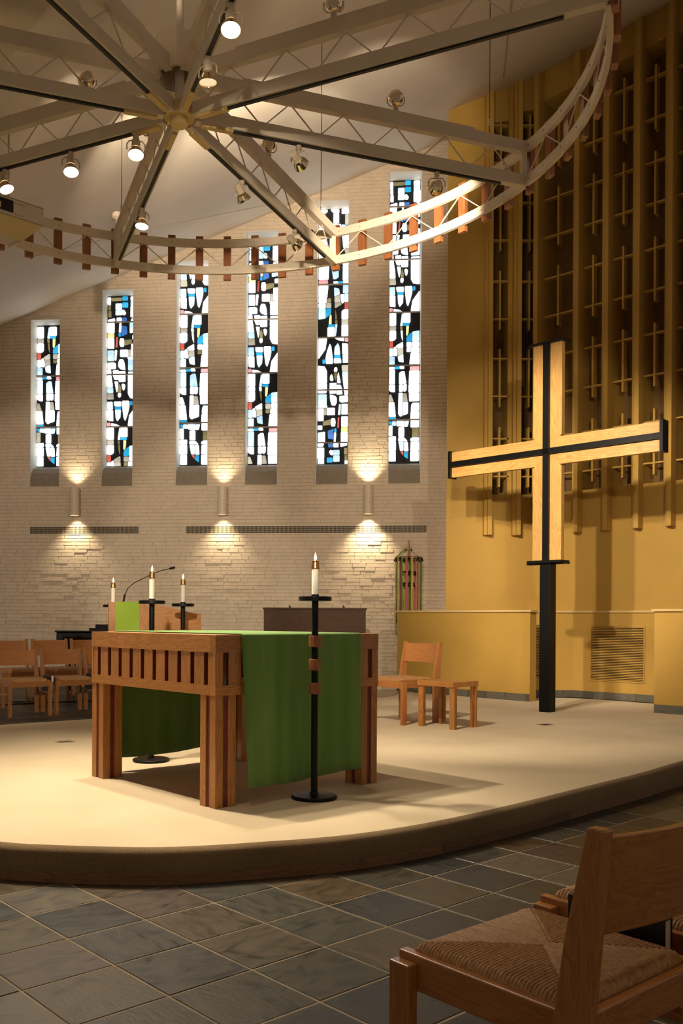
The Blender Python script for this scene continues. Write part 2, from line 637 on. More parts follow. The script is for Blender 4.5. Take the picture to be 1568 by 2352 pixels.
def offset(poly, d):
    n = len(poly)
    res = []
    for i in range(n):
        a = Vector(poly[(i - 1) % n])
        b = Vector(poly[(i + 1) % n])
        t = (b - a).normalized()
        nrm = Vector((-t.y, t.x))
        res.append((poly[i][0] + nrm.x * d, poly[i][1] + nrm.y * d))
    return res


# ================================================================== FLOOR
floor = struct(MB().add([(-9, -3, -0.0016), (8, -3, -0.0016), (8, 18, -0.0016), (-9, 18, -0.0016)], [(0, 1, 2, 3)]).build('floor', 'grout'))
TS = 0.354
UB = Vector((0.7547, 0.6561))
UA = Vector((0.6561, -0.7547))
A0 = Vector((-0.582, 3.769))
h = TS / 2 - 0.0050
b2 = 0.002


def tile_mesh(mb, c=(0, 0), z=0.0, R=None):
    vs = [(-h, -h, -0.006), (h, -h, -0.006), (h, h, -0.006), (-h, h, -0.006), (-h, -h, -0.002), (h, -h, -0.002), (h, h, -0.002), (-h, h, -0.002),
          (-h + b2, -h + b2, 0), (h - b2, -h + b2, 0), (h - b2, h - b2, 0), (-h + b2, h - b2, 0)]
    if R is not None:
        vs = [(c[0] + UB.x * v[0] - UA.x * v[1], c[1] + UB.y * v[0] - UA.y * v[1], v[2] + z) for v in vs]
    fs = [(8, 9, 10, 11)]
    for i in range(4):
        j = (i + 1) % 4
        fs += [(i, j, 4 + j, 4 + i), (4 + i, 4 + j, 8 + j, 8 + i)]
    return mb.add(vs, fs)


INNER = offset(OUT, 0.35)
cand = []
for i in range(-40, 40):
    for j in range(-40, 50):
        c = A0 + UA * (TS * (i + 0.5)) + UB * (TS * (j + 0.5))
        if c.y < 0.4 or c.y > 16.6 or abs(c.x) > 5.6 or abs(c.x) > 2.2 + 0.5 * c.y:
            continue
        if inside(c.x, c.y, INNER):
            continue
        if c.y > 13.0 and c.x > 1.4:
            continue
        seen = abs(c.x / c.y - 0.06) < 0.46 and c.y > 1.5
        cand.append((c.length + (0 if seen else 50), c.x, c.y))
cand.sort()
tm = tile_mesh(MB()).mesh('tile', M['slate'])
far = MB()
tang = math.atan2(UB.y, UB.x)
for k, (d, x, y) in enumerate(cand):
    dz = random.uniform(0.0, 0.0012)
    if k < 300:
        o = mkobj('tile', tm, floor, (x, y, dz))
        o.rotation_euler = (random.uniform(-0.0025, 0.0025), random.uniform(-0.0025, 0.0025), tang + random.choice((0, PI / 2, PI)))
    else:
        tile_mesh(far, (x, y), dz, True)
o = far.build('tile_field', 'slate', floor)
o['kind'] = 'stuff'

# ================================================================== PLATFORM
plat = thing('altar_platform', 'curved low platform covered in beige carpet with a wooden kick board', 'platform')
top_in = offset(OUT, 0.045)
mb = MB()
n = len(OUT)
mb.add([(x, y, PZ) for x, y in top_in], [tuple(range(n))])
mb.build('carpet_top', 'carpet', plat)
# rounded carpet edge, woven ribs modelled as a wavy section
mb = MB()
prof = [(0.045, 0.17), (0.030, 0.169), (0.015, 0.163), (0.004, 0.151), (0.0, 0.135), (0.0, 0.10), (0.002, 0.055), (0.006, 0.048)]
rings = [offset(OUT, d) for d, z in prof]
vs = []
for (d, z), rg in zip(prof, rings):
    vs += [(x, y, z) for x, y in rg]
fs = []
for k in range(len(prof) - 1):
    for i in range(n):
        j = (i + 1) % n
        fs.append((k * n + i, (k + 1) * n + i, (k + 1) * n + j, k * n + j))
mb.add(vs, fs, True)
mb.build('carpet_edge_shaded', 'carpet_edge_shaded', plat)
# kick boards
trim_o = offset(OUT, 0.004)
trim_i = offset(OUT, 0.03)
seg = []
acc = 0
cur = [0]
for i in range(n):
    j = (i + 1) % n
    acc += math.hypot(OUT[j][0] - OUT[i][0], OUT[j][1] - OUT[i][1])
    cur.append(j)
    if acc > 1.15:
        seg.append(cur)
        cur = [j]
        acc = 0
if len(cur) > 1:
    seg.append(cur)
for sgm in seg:
    mb = MB()
    for a, bq in zip(sgm[:-1], sgm[1:]):
        mb.add([(*trim_o[a], 0.0), (*trim_o[bq], 0.0), (*trim_i[bq], 0.0), (*trim_i[a], 0.0),
                (*trim_o[a], 0.052), (*trim_o[bq], 0.052), (*trim_i[bq], 0.052), (*trim_i[a], 0.052)],
               [(4, 5, 6, 7), (0, 1, 5, 4)])
    mb.build('kick_board', 'trimwood', plat)

# ================================================================== BRICK WALL (back)
WB0 = Vector((1.883, 16.25, 0))
WRZ = math.atan2(-0.0917, 0.9958)
wall_back = sroot('wall_back', WB0, WRZ)
WDIR = Vector((math.cos(WRZ), math.sin(WRZ)))


def wz(s):  # ceiling height along the wall
    return ceil_z(WB0.x + WDIR.x * s, WB0.y + WDIR.y * s)


SMIN, SMAX = -9.0, 1.35
WINS = [(-6.717, -6.142, 6.82), (-5.356, -4.757, 7.34), (-3.966, -3.36, 7.828), (-2.685, -2.079, 8.327), (-1.391, -0.801, 8.833), (-0.091, 0.497, 9.308)]
SILL = 3.71
VENTS = [(-6.70, -4.64), (-3.76, 0.61)]
VZ0, VZ1 = 2.825, 2.955
TH = 0.42
mb = MB()
edges = [SMIN] + [e for wn in WINS for e in wn[:2]] + [SMAX]
for k in range(len(edges) - 1):
    a, bq = edges[k], edges[k + 1]
    if k % 2 == 0:
        mb.prism_y([(a, 0), (bq, 0), (bq, wz(bq)), (a, wz(a))], 0, TH)
    else:
        t = WINS[k // 2][2]
        mb.prism_y([(a, 0), (bq, 0), (bq, SILL), (a, SILL)], 0, TH)
        mb.prism_y([(a, t), (bq, t), (bq, wz(bq)), (a, wz(a))], 0, TH)
mb.build('wall_core', 'mortar', wall_back)

CH = 0.0668
unit = MB()
e = 0.04
# brick: x 0..1, z 0..1, front at y=-1 (scaled by how proud it lies), small chamfer
unit.add([(0, 0, 0), (1, 0, 0), (1, 0, 1), (0, 0, 1), (0.012, -1, 0.05), (0.988, -1, 0.05), (0.988, -1, 0.95), (0.012, -1, 0.95)],
         [(4, 5, 6, 7), (0, 1, 5, 4), (1, 2, 6, 5), (2, 3, 7, 6), (3, 0, 4, 7)])
bm_unit = unit.mesh('brick', M['brick'])
field = MB()
singles = 0
zc = 0
row = 0
rnd = random.Random(3)
sing = []
while zc < 10.0:
    z0, z1 = zc + 0.004, zc + CH - 0.004
    s = SMIN + rnd.uniform(0, 0.12)
    while s < SMAX:
        L = rnd.choice((0.25, 0.25, 0.25, 0.19, 0.30, 0.12))
        a, bq = s, min(s + L - 0.008, SMAX)
        s += L
        if bq - a < 0.03:
            continue
        zt = min(wz(a), wz(bq))
        if z1 > zt + 0.02:
            continue
        pieces = [(a, bq)]
        for (wa, wb, wt) in WINS:
            if z1 > SILL and z0 < wt:
                np_ = []
                for p, q in pieces:
                    if q <= wa or p >= wb:
                        np_.append((p, q))
                    else:
                        if p < wa:
                            np_.append((p, wa))
                        if q > wb:
                            np_.append((wb, q))
                pieces = np_
        for va, vb in VENTS:
            if z1 > VZ0 - 0.02 and z0 < VZ1 + 0.02:
                np_ = []
                for p, q in pieces:
                    if q <= va - 0.02 or p >= vb + 0.02:
                        np_.append((p, q))
                    else:
                        if p < va - 0.02:
                            np_.append((p, va - 0.02))
                        if q > vb + 0.02:
                            np_.append((vb + 0.02, q))
                pieces = np_
        for p, q in pieces:
            if q - p < 0.012:
                continue
            proud = 0.007 + rnd.uniform(0, 0.004)
            if zc < 2.7 and rnd.random() < 0.4:
                proud += rnd.uniform(0.002, 0.009)
            tilt = 0
            if q - p > 0.1 and -0.75 < p < 1.0 and zc < 2.8 and len(sing) < 300 and zc > 0.2:
                sing.append((p, q, z0, z1, proud))
            else:
                field.add([(p, 0, z0), (q, 0, z0), (q, 0, z1), (p, 0, z1),
                           (p + 0.003, -proud, z0 + 0.003), (q - 0.003, -proud, z0 + 0.003), (q - 0.003, -proud, z1 - 0.003), (p + 0.003, -proud, z1 - 0.003)],
                          [(4, 5, 6, 7), (0, 1, 5, 4), (1, 2, 6, 5), (2, 3, 7, 6), (3, 0, 4, 7)])
    zc += CH
    row += 1
for p, q, z0, z1, pr in sing:
    o = mkobj('brick', bm_unit, wall_back, (p, 0, z0))
    o.scale = (q - p, pr, z1 - z0)
o = field.build('brick_field', 'brick', wall_back)
o['kind'] = 'stuff'

# vents (long grilles set in the brick)
for k, (va, vb) in enumerate(VENTS):
    t = tag(thing('wall_vent', '', ''), ('short bronze air grille in the brick wall below the two leftmost windows', 'long bronze air grille in the brick wall reaching the yellow wall')[k], 'vent', None)
    t.location = WB0
    t.rotation_euler = (0, 0, WRZ)
    MB().box(va, vb, -0.002, 0.0, VZ0, VZ1).build('back_panel', 'dark', t)
    mb = MB()
    for (x0, x1, z0, z1) in ((va - 0.015, vb + 0.015, VZ1, VZ1 + 0.015), (va - 0.015, vb + 0.015, VZ0 - 0.015, VZ0), (va - 0.015, va, VZ0, VZ1), (vb, vb + 0.015, VZ0, VZ1)):
        mb.box(x0, x1, -0.014, 0, z0, z1)
    mb.build('frame', 'cream', t)
    mb = MB()
    x = va + 0.012
    while x < vb - 0.005:
        mb.box(x, x + 0.009, -0.010, -0.002, VZ0, VZ1)
        x += 0.024
    for zz in (VZ0 + 0.03, VZ0 + 0.065, VZ0 + 0.1):
        mb.box(va, vb, -0.008, -0.003, zz - 0.004, zz + 0.004)
    o = mb.build('louvre_bars', 'vent', t)

# ================================================================== STAINED GLASS
ZOOM = 5.883
ZOOM2 = 5.0043


def R_(x0, y0, x1, y1):
    return [(x0, y0), (x1, y0), (x1, y1), (x0, y1)]


PF = [('w', R_(65, 165, 103, 268)), ('o', R_(108, 172, 262, 215)), ('c', R_(268, 155, 345, 212)), ('w', R_(385, 160, 472, 216)),
      ('l', R_(385, 222, 472, 288)), ('w', R_(385, 293, 478, 445)), ('l', R_(172, 252, 260, 338)), ('l', R_(172, 345, 260, 412)),
      ('c', R_(268, 240, 348, 308)), ('w', [(264, 342), (292, 342), (320, 385), (300, 412), (264, 405)]), ('o', R_(70, 275, 105, 340)),
      ('o', R_(70, 350, 112, 440)), ('w', [(70, 475), (162, 455), (162, 508), (70, 508)]), ('w', R_(190, 450, 257, 508)),
      ('b', R_(263, 450, 330, 508)), ('w', [(390, 505), (395, 470), (430, 458), (475, 462), (475, 505)])]
PE = [('w', R_(122, 432, 200, 545)), ('y', R_(122, 549, 198, 600)), ('w', R_(122, 605, 196, 722)), ('w', [(262, 432), (282, 432), (278, 540), (255, 540)]),
      ('c', R_(252, 544, 276, 588)), ('b', [(288, 465), (350, 475), (355, 560), (285, 585)]), ('l', [(385, 432), (430, 432), (430, 540), (385, 552)]),
      ('r', [(225, 592), (242, 592), (236, 712), (218, 712)]), ('w', [(270, 612), (310, 612), (316, 625), (316, 695), (300, 706), (270, 700), (262, 660)]),
      ('o', [(320, 630), (412, 622), (408, 668), (320, 692)]), ('w', R_(418, 575, 430, 622)), ('w', [(404, 675), (430, 675), (430, 815), (402, 815)]),
      ('w', R_(272, 740, 364, 820)), ('g', R_(369, 740, 398, 818)), ('w', R_(362, 824, 430, 848)), ('l', R_(122, 745, 195, 865)),
      ('w', [(208, 742), (234, 742), (222, 860), (204, 860)]), ('w', [(122, 885), (205, 882), (220, 900), (218, 955), (122, 955)]),
      ('w', [(268, 847), (310, 852), (325, 900), (332, 972), (268, 955), (250, 930), (252, 880)]), ('l', R_(368, 853, 430, 975)),
      ('w', [(120, 962), (160, 962), (166, 1018), (120, 1018)]), ('w', [(182, 975), (252, 970), (254, 1018), (192, 1018)]),
      ('w', R_(259, 984, 334, 1016)), ('w', R_(370, 990, 430, 1015))]
PA = [('w', [(120, 1032), (165, 1032), (184, 1165), (120, 1168)]), ('l', [(120, 1173), (186, 1171), (190, 1235), (120, 1235)]),
      ('g', [(120, 1240), (190, 1240), (196, 1310), (120, 1312)]), ('w', [(185, 1030), (250, 1030), (250, 1085), (205, 1085)]), ('w', R_(255, 1030, 334, 1108)),
      ('w', [(205, 1105), (247, 1108), (245, 1180), (233, 1232), (224, 1200)]), ('o', [(251, 1180), (265, 1130), (284, 1180), (283, 1235), (247, 1235)]),
      ('w', [(247, 1241), (284, 1241), (280, 1280), (262, 1292), (246, 1278)]), ('w', [(290, 1142), (310, 1130), (332, 1145), (328, 1190), (312, 1212), (300, 1190)]),
      ('w', R_(367, 1030, 430, 1105)), ('w', [(366, 1110), (430, 1110), (430, 1310), (395, 1300), (368, 1250)]),
      ('l', [(120, 1340), (182, 1338), (186, 1430), (120, 1432)]), ('w', [(120, 1438), (188, 1438), (190, 1565), (125, 1558)]),
      ('w', [(198, 1338), (285, 1338), (285, 1393), (205, 1390)]), ('c', [(207, 1397), (284, 1400), (283, 1428), (212, 1428)]),
      ('l', [(213, 1433), (283, 1433), (278, 1520), (240, 1568), (222, 1530)]), ('w', [(298, 1332), (380, 1332), (384, 1395), (365, 1480), (335, 1562), (318, 1530), (300, 1400)]),
      ('c', R_(390, 1335, 420, 1380)), ('w', [(430, 1386), (430, 1620), (368, 1620), (385, 1500)]), ('p', R_(120, 1582, 158, 1626)),
      ('w', [(168, 1590), (230, 1600), (276, 1626), (168, 1628)])]
PB = [('w', R_(122, 142, 212, 298)), ('g', R_(122, 306, 212, 362)), ('w', [(122, 369), (212, 369), (212, 470), (180, 495), (122, 495)]), ('r', R_(122, 503, 172, 585)),
      ('l', [(290, 150), (302, 152), (302, 303), (268, 303)]), ('w', R_(308, 145, 405, 264)), ('c', R_(308, 270, 395, 303)), ('o', [(265, 311), (300, 311), (300, 360), (272, 360)]),
      ('o', [(274, 367), (300, 367), (303, 500), (285, 450)]), ('y', [(350, 309), (388, 309), (380, 400), (362, 437), (350, 420)]),
      ('c', [(355, 450), (385, 422), (428, 390), (425, 510), (353, 511)]), ('l', [(433, 384), (465, 372), (465, 510), (432, 511)]), ('w', R_(442, 142, 465, 262)),
      ('g', R_(438, 270, 465, 366)), ('g', [(355, 520), (425, 520), (424, 585), (355, 582)]), ('w', R_(432, 518, 465, 576)), ('o', R_(357, 592, 414, 642)),
      ('w', R_(421, 586, 465, 650)), ('w', [(412, 656), (465, 656), (465, 806), (396, 806)]), ('g', [(210, 562), (305, 512), (310, 588), (226, 590)]),
      ('g', [(228, 596), (310, 594), (312, 660), (240, 684)]), ('w', [(176, 592), (205, 570), (220, 605), (232, 690), (176, 692)]), ('l', R_(122, 594, 171, 698)),
      ('l', [(236, 696), (312, 667), (318, 780), (248, 765)]), ('l', R_(122, 706, 195, 810))]
PCc = [('w', R_(120, 842, 195, 871)), ('c', R_(199, 836, 260, 866)), ('w', [(264, 832), (310, 824), (328, 850), (324, 864), (264, 864)]), ('l', R_(122, 879, 200, 1062)),
       ('w', [(120, 1071), (200, 1071), (200, 1162), (150, 1158), (120, 1140)]), ('l', [(255, 920), (290, 896), (330, 896), (358, 1055), (255, 1057)]),
       ('w', R_(257, 1065, 309, 1154)), ('w', [(315, 1065), (362, 1064), (358, 1140), (345, 1154), (315, 1154)]), ('p', R_(402, 837, 465, 880)),
       ('w', [(396, 890), (465, 890), (465, 1060), (388, 1060)]), ('w', [(386, 1066), (465, 1066), (465, 1172), (386, 1172)]), ('w', [(392, 1180), (465, 1180), (465, 1280), (396, 1283)]),
       ('g', [(120, 1196), (150, 1192), (184, 1282), (120, 1284)]), ('w', [(120, 1293), (192, 1293), (214, 1478), (120, 1478)]), ('c', R_(122, 1486, 218, 1514)),
       ('w', [(252, 1172), (305, 1172), (305, 1468), (270, 1474), (247, 1440)]), ('g', [(312, 1180), (358, 1180), (376, 1284), (312, 1284)]),
       ('w', [(312, 1292), (380, 1292), (378, 1440), (312, 1462)]), ('w', [(425, 1330), (440, 1304), (465, 1304), (465, 1405), (418, 1405)]), ('w', [(416, 1413), (465, 1413), (465, 1508), (412, 1508)])]
PD = [('c', [(122, 1542), (160, 1545), (160, 1590), (130, 1582)]), ('l', [(164, 1542), (218, 1542), (218, 1600), (164, 1594)]), ('w', [(223, 1542), (330, 1542), (330, 1617), (226, 1604)]),
      ('l', [(335, 1542), (395, 1542), (378, 1612), (335, 1618)]), ('w', R_(416, 1533, 465, 1624)), ('g', R_(122, 1597, 170, 1735)), ('w', R_(253, 1624, 330, 1746)),
      ('o', R_(436, 1636, 465, 1750)), ('w', [(120, 1746), (218, 1742), (218, 1804), (120, 1804)]), ('w', R_(120, 1811, 218, 1934)), ('l', R_(122, 1941, 217, 2070)),
      ('w', [(251, 1756), (330, 1756), (374, 1802), (251, 1804)]), ('l', [(251, 1811), (324, 1812), (321, 1934), (276, 1934)]), ('w', [(331, 1813), (378, 1813), (387, 1937), (331, 1937)]),
      ('r', [(277, 1943), (319, 1943), (319, 1998)]), ('c', [(328, 1946), (384, 1946), (381, 2040), (328, 2005)]), ('w', [(415, 1772), (440, 1757), (465, 1757), (465, 1804), (411, 1800)]),
      ('w', [(420, 1811), (465, 1811), (465, 1934), (413, 1930)]), ('w', R_(414, 1941, 465, 2068))]


def norm(panel, x0, y0, zoom, edge, full, sc=1.0):
    out = []
    for c, poly in panel:
        q = []
        for x, y in poly:
            u = (x - x0) / zoom
            if x >= edge:
                u = full - 1.0
            q.append((u, off + (y - y0) / zoom * sc))
        out.append((c, q))
    return out


GW = 71.0
STRIP = []
off = 0.0
for panel, x0, y0, y1, zoom, edge, sc in ((PF, 60, 150, 512, ZOOM, 999, 1.0), (PE, 118, 426, 1022, ZOOM2, 425, 1.035), (PA, 118, 1026, 1632, ZOOM2, 425, 1.015),
                                          (PB, 117, 132, 818, ZOOM, 437.5, 1.06), (PCc, 117, 822, 1520, ZOOM, 448, 1.07), (PD, 117, 1524, 2078, ZOOM, 452, 1.04)):
    hgt = (y1 - y0) / zoom * sc
    STRIP.append((off, off + hgt, norm(panel, x0, y0, zoom, edge, GW, sc)))
    off += hgt
TOTAL = off


def clip_poly(poly, lo, hi):
    def cl(p, val, keep_gt):
        out = []
        for i in range(len(p)):
            a, bq = p[i], p[(i + 1) % len(p)]
            ia = (a[1] >= val) if keep_gt else (a[1] <= val)
            ib = (bq[1] >= val) if keep_gt else (bq[1] <= val)
            if ia:
                out.append(a)
            if ia != ib:
                t = (val - a[1]) / (bq[1] - a[1])
                out.append((a[0] + t * (bq[0] - a[0]), val))
        return out
    poly = cl(poly, lo, True)
    if len(poly) >= 3:
        poly = cl(poly, hi, False)
    return poly if len(poly) >= 3 else []


def round_poly(p):
    """cut each corner a little, as cast slabs are"""
    out = []
    k = len(p)
    for i in range(k):
        a, bq, c = [Vector(p[(i + j - 1) % k]) for j in range(3)]
        r1 = min(1.2, (a - bq).length * 0.25)
        r2 = min(1.2, (c - bq).length * 0.25)
        out += [tuple(bq + (a - bq).normalized() * r1), tuple(bq + (c - bq).normalized() * r2)]
    return out


GZ = 4.125   # bottom of the glass
RECESS = 0.30
WLAB = ['leftmost and shortest', 'second from the left', 'third from the left', 'fourth from the left', 'fifth from the left', 'rightmost and tallest']
# which span of the design each window shows (from, flipped)
for k, (a, bq, t) in enumerate(WINS):
    win = sroot('window_%d' % (k + 1), WB0, WRZ)
    wd = bq - a
    mb = MB().box(a, bq, RECESS + 0.02, RECESS + 0.06, GZ - 0.05, t)
    mb.build('resin_panel', 'matrix', win)
    # jambs and head, plastered
    MB().box(a - 0.001, a + 0.012, -0.004, RECESS + 0.02, SILL, t).build('jamb', 'jamb', win)
    MB().box(bq - 0.012, bq + 0.001, -0.004, RECESS + 0.02, SILL, t).build('jamb', 'jamb', win)
    MB().box(a, bq, -0.004, RECESS + 0.02, t - 0.012, t).build('head', 'jamb', win)
    # bent sloping sill
    pf = [(-0.006, SILL), (-0.006, SILL + 0.14), (0.04, SILL + 0.25), (0.14, SILL + 0.35), (RECESS + 0.02, GZ - 0.005), (RECESS + 0.02, SILL)]
    ns = len(pf)
    vs = [(a + 0.012, y, z) for y, z in pf] + [(bq - 0.012, y, z) for y, z in pf]
    MB().add(vs, [tuple(range(ns)), tuple(reversed(range(ns, 2 * ns)))] + [(ns + i, ns + (i + 1) % ns, (i + 1) % ns, i) for i in range(ns)]).build('sill', 'sill', win)
    # panes
    x0g = a + 0.016
    mpp = (wd - 0.032) / GW
    hpx = (t - 0.02 - GZ) / mpp
    flip = (k == 4)
    if k in (0, 2, 5):
        lo, hi = TOTAL - hpx, TOTAL
    else:
        lo, hi = 0.0, hpx
        if flip:
            lo, hi = 12.0, 12.0 + hpx
    if lo < 0:
        lo = 0
    for (p0, p1, pieces) in STRIP:
        for cc, poly in pieces:
            q = clip_poly(round_poly(poly), lo + 0.5, hi - 0.5)
            if not q:
                continue
            pts = []
            for u, v in q:
                if flip:
                    uu, zz = GW - u, GZ + (v - lo) * mpp
                else:
                    uu, zz = u, t - 0.02 - (v - lo) * mpp
                pts.append((x0g + uu * mpp, zz))
            ar = sum(pts[i][0] * pts[(i + 1) % len(pts)][1] - pts[(i + 1) % len(pts)][0] * pts[i][1] for i in range(len(pts)))
            if abs(ar) < 4e-4:
                continue
            if ar < 0:
                pts.reverse()
            cx = sum(p[0] for p in pts) / len(pts)
            cz = sum(p[1] for p in pts) / len(pts)
            col = cc
            if cc in 'go' and k in (2, 3, 5) and random.random() < 0.55:
                col = 'w'
            if cc == 'c' and k == 0 and p0 > 300:
                col = 'c'
            MB().prism_y([(p[0] - cx, p[1] - cz) for p in pts], -0.012, 0.012).build('pane', GL[col], win, (cx, RECESS + 0.012, cz))
    # saddle bars between panels
    for (p0, p1, _) in STRIP[1:]:
        v = p0
        if lo + 3 < v < hi - 3:
            zz = (GZ + (v - lo) * mpp) if flip else (t - 0.02 - (v - lo) * mpp)
            MB().box(a + 0.012, bq - 0.012, RECESS - 0.02, RECESS + 0.02, zz - 0.011, zz + 0.011).build('saddle_bar', 'sill', win)

# ================================================================== CEILING
ceiling = sroot('ceiling')
gx, gy = 0.4093, 0.306
fold_pts = [(-9, (4.767 - 3.747 + 9 * gx) / gy), (8, (4.767 - 3.747 - 8 * gx) / gy)]
FA, FB = Vector((*fold_pts[0], 4.767)), Vector((*fold_pts[1], 4.767))
up = []
for x, y in ((8, 18.5), (-9, 18.5)):
    up.append((x, y, 3.747 + gx * x + gy * y))
mb = MB()
mb.add([FA, FB, up[0], up[1]], [(3, 2, 1, 0)])
mb.build('ceiling_slope', 'ceil', ceiling)
mb = MB()
mb.add([(-9, FB.y, 4.767), FB, FA], [(0, 2, 1)])
mb.build('ceiling_flat', 'ceil', ceiling)


def on_ceil(x, y, d=0.0):
    return (x, y, ceil_z(x, y) - d)


for pts in (((-5.2, 9.5), (-3.39, 11.879), (-2.056, 13.204), (-0.364, 15.392)), ((2.973, 12.617), (2.179, 8.918))):
    mb = MB()
    for p, q in zip(pts[:-1], pts[1:]):
        mb.bar(on_ceil(*p, 0.002), on_ceil(*q, 0.002), 0.02, 0.008)
    mb.build('ceiling_joint', 'vent', ceiling)

# ================================================================== YELLOW SCREEN WALLS
SEGS = [(3.24, 4.13), (4.43, 5.29), (5.58, 6.45), (6.75, 7.60), (7.90, 8.77), (9.05, 9.9)]
SB = 3.13
REC = 0.34


def facet(name, org, rz, length, fins, first, c0, c1):
    root = sroot(name, org, rz)
    dx, dy = math.cos(rz), math.sin(rz)

    def cz(s, d=0.0):
        x = org[0] + dx * s - dy * d
        y = org[1] + dy * s + dx * d
        return ceil_z(x, y) + 0.01

    # lower solid wall
    sk = 0.12 if first > 0 else 0.0
    d2 = REC + 0.06
    MB().hexa([(0, 0, 0), (length, 0, 0), (length, d2, 0), (sk, d2, 0)], [(0, 0, SB), (length, 0, SB), (length, d2, SB), (sk, d2, SB)]).build('lower_wall', 'mustard', root)
    # back of the recess, its shade painted as dark brown
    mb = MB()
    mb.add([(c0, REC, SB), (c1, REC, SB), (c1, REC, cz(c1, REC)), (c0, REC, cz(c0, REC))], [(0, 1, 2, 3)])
    mb.build('recess_shaded_back', 'recess_shade', root)
    if first > 0:
        MB().hexa([(0, 0, SB), (first, 0, SB), (first, REC, SB), (sk, REC, SB)], [(0, 0, cz(0)), (first, 0, cz(first)), (first, REC, cz(first, REC)), (sk, REC, cz(sk, REC))]).build('side_wall', 'mustard', root)
    ends = fins + [length]
    for i, fx in enumerate(fins):
        # pier and its projecting fin
        if fx > first + 0.01 or first == 0:
            MB().prism_y([(fx - 0.115, SB), (fx + 0.045, SB), (fx + 0.045, cz(fx)), (fx - 0.115, cz(fx - 0.115))], 0, REC).build('pier', 'mustard', root)
        MB().prism_y([(fx - 0.055, 2.52), (fx + 0.05, 2.52), (fx + 0.05, cz(fx)), (fx - 0.055, cz(fx - 0.05))], -0.10, 0).build('fin', 'mustard', root)
        MB().prism_y([(fx - 0.012, 2.52), (fx + 0.05, 2.52), (fx + 0.05, cz(fx)), (fx - 0.012, cz(fx - 0.01))], -0.16, -0.10).build('fin_batten', 'mustard', root)
        nx = ends[i + 1]
        x0, x1 = fx + 0.045, (nx - 0.115 if i + 1 < len(fins) else nx)
        if x1 - x0 < 0.08:
            continue
        ht = min(cz(x0), cz(x1)) - 0.42
        MB().prism_y([(x0, ht - 0.02), (x1, ht + 0.02), (x1, cz(x1)), (x0, cz(x0))], 0.02, REC).build('header', 'mustard', root)
        xm = (x0 + x1) / 2 + 0.01
        for (z0, z1) in SEGS:
            if z0 > ht - 0.25:
                break
            z1 = min(z1, ht - 0.02)
            MB().box(xm - 0.014, xm + 0.014, -0.01, 0.09, z0, z1).build('upright_bar', 'mustard', root)
            for zz in (z0 + 0.16, z0 + 0.72):
                if zz < z1:
                    MB().box(x0, x1 + 0.02, 0.0, 0.075, zz - 0.011, zz + 0.011).build('cross_bar', 'mustard', root)
    return root


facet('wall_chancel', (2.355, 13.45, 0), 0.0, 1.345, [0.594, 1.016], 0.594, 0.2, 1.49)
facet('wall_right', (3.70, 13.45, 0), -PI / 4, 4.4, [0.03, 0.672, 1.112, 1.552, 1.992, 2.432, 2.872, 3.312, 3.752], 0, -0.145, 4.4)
# return wall behind the edge, out to the brick
struct(MB().hexa([(2.50, 13.86, 0), (2.85, 13.86, 0), (3.5, 16.3, 0), (3.1, 16.1, 0)], [(2.50, 13.86, ceil_z(2.50, 13.86)), (2.85, 13.86, ceil_z(2.85, 13.86)), (3.5, 16.3, ceil_z(3.5, 16.3)), (3.1, 16.1, ceil_z(3.1, 16.1))]).build('wall_return', 'mustard'))

# ---- low yellow walls with ledge caps and slate skirting
CAPZ = 1.405


def low_wall(name, label, p, q, thick, zbase=PZ, cap_over=0.03, skirting=True, grilles=()):
    """front face runs p->q; thickness lies behind (left of p->q)"""
    p, q = Vector(p), Vector(q)
    L = (q - p).length
    rz = math.atan2(q.y - p.y, q.x - p.x)
    t = thing(name, label, 'low wall', (p.x, p.y, zbase), rz)
    H = CAPZ - zbase
    MB().box(0, L, 0, thick, 0, H - 0.03).build('wall_body', 'mustard', t)
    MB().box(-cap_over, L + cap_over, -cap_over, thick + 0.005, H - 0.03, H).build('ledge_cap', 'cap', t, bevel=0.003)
    if skirting:
        x = 0.0
        rr = random.Random(int(L * 100))
        while x < L - 0.01:
            l2 = min(rr.uniform(0.28, 0.36), L - x)
            MB().box(x + 0.003, x + l2 - 0.003, -0.012, 0.0, 0, 0.10).build('skirting_tile', 'skirt', t)
            x += l2
    for (x0, x1, z0, z1) in grilles:
        g = MB().box(x0, x1, -0.006, 0, z0 - zbase, z1 - zbase).build('grille', 'dark', t)
        mb = MB()
        z = z0 + 0.006
        while z < z1:
            mb.box(x0, x1, -0.02, -0.006, z - zbase, z - zbase + 0.012)
            z += 0.0225
        mb.build('louvre', 'mustard', g)
        mb = MB()
        for (a, bq, c, d) in ((x0 - 0.02, x1 + 0.02, z1, z1 + 0.02), (x0 - 0.02, x1 + 0.02, z0 - 0.02, z0), (x0 - 0.02, x0, z0, z1), (x1, x1 + 0.02, z0, z1)):
            mb.box(a, bq, -0.012, 0, c - zbase, d - zbase)
        mb.build('grille_frame', 'mustard', g)
    return t


low_wall('low_wall', 'low mustard half wall with pale ledge running from the brick wall to the cross', (1.69, 13.90), (3.266, 12.173), 0.15)
low_wall('low_wall', 'recessed mustard panel with narrow louvred grille beside the black cross post', (3.30, 12.93), (4.087, 12.93), 0.45, grilles=((0.02, 0.30, 0.45, 1.20),))
low_wall('low_wall', 'recessed mustard panel with the large louvred grille right of the cross post', (4.087, 12.93), (5.5, 11.517), 0.45, grilles=((0.27, 1.02, 0.44, 1.18),))
low_wall('low_wall', 'mustard half wall at the right edge of the picture', (4.376, 10.79), (5.7, 9.49), 0.16)

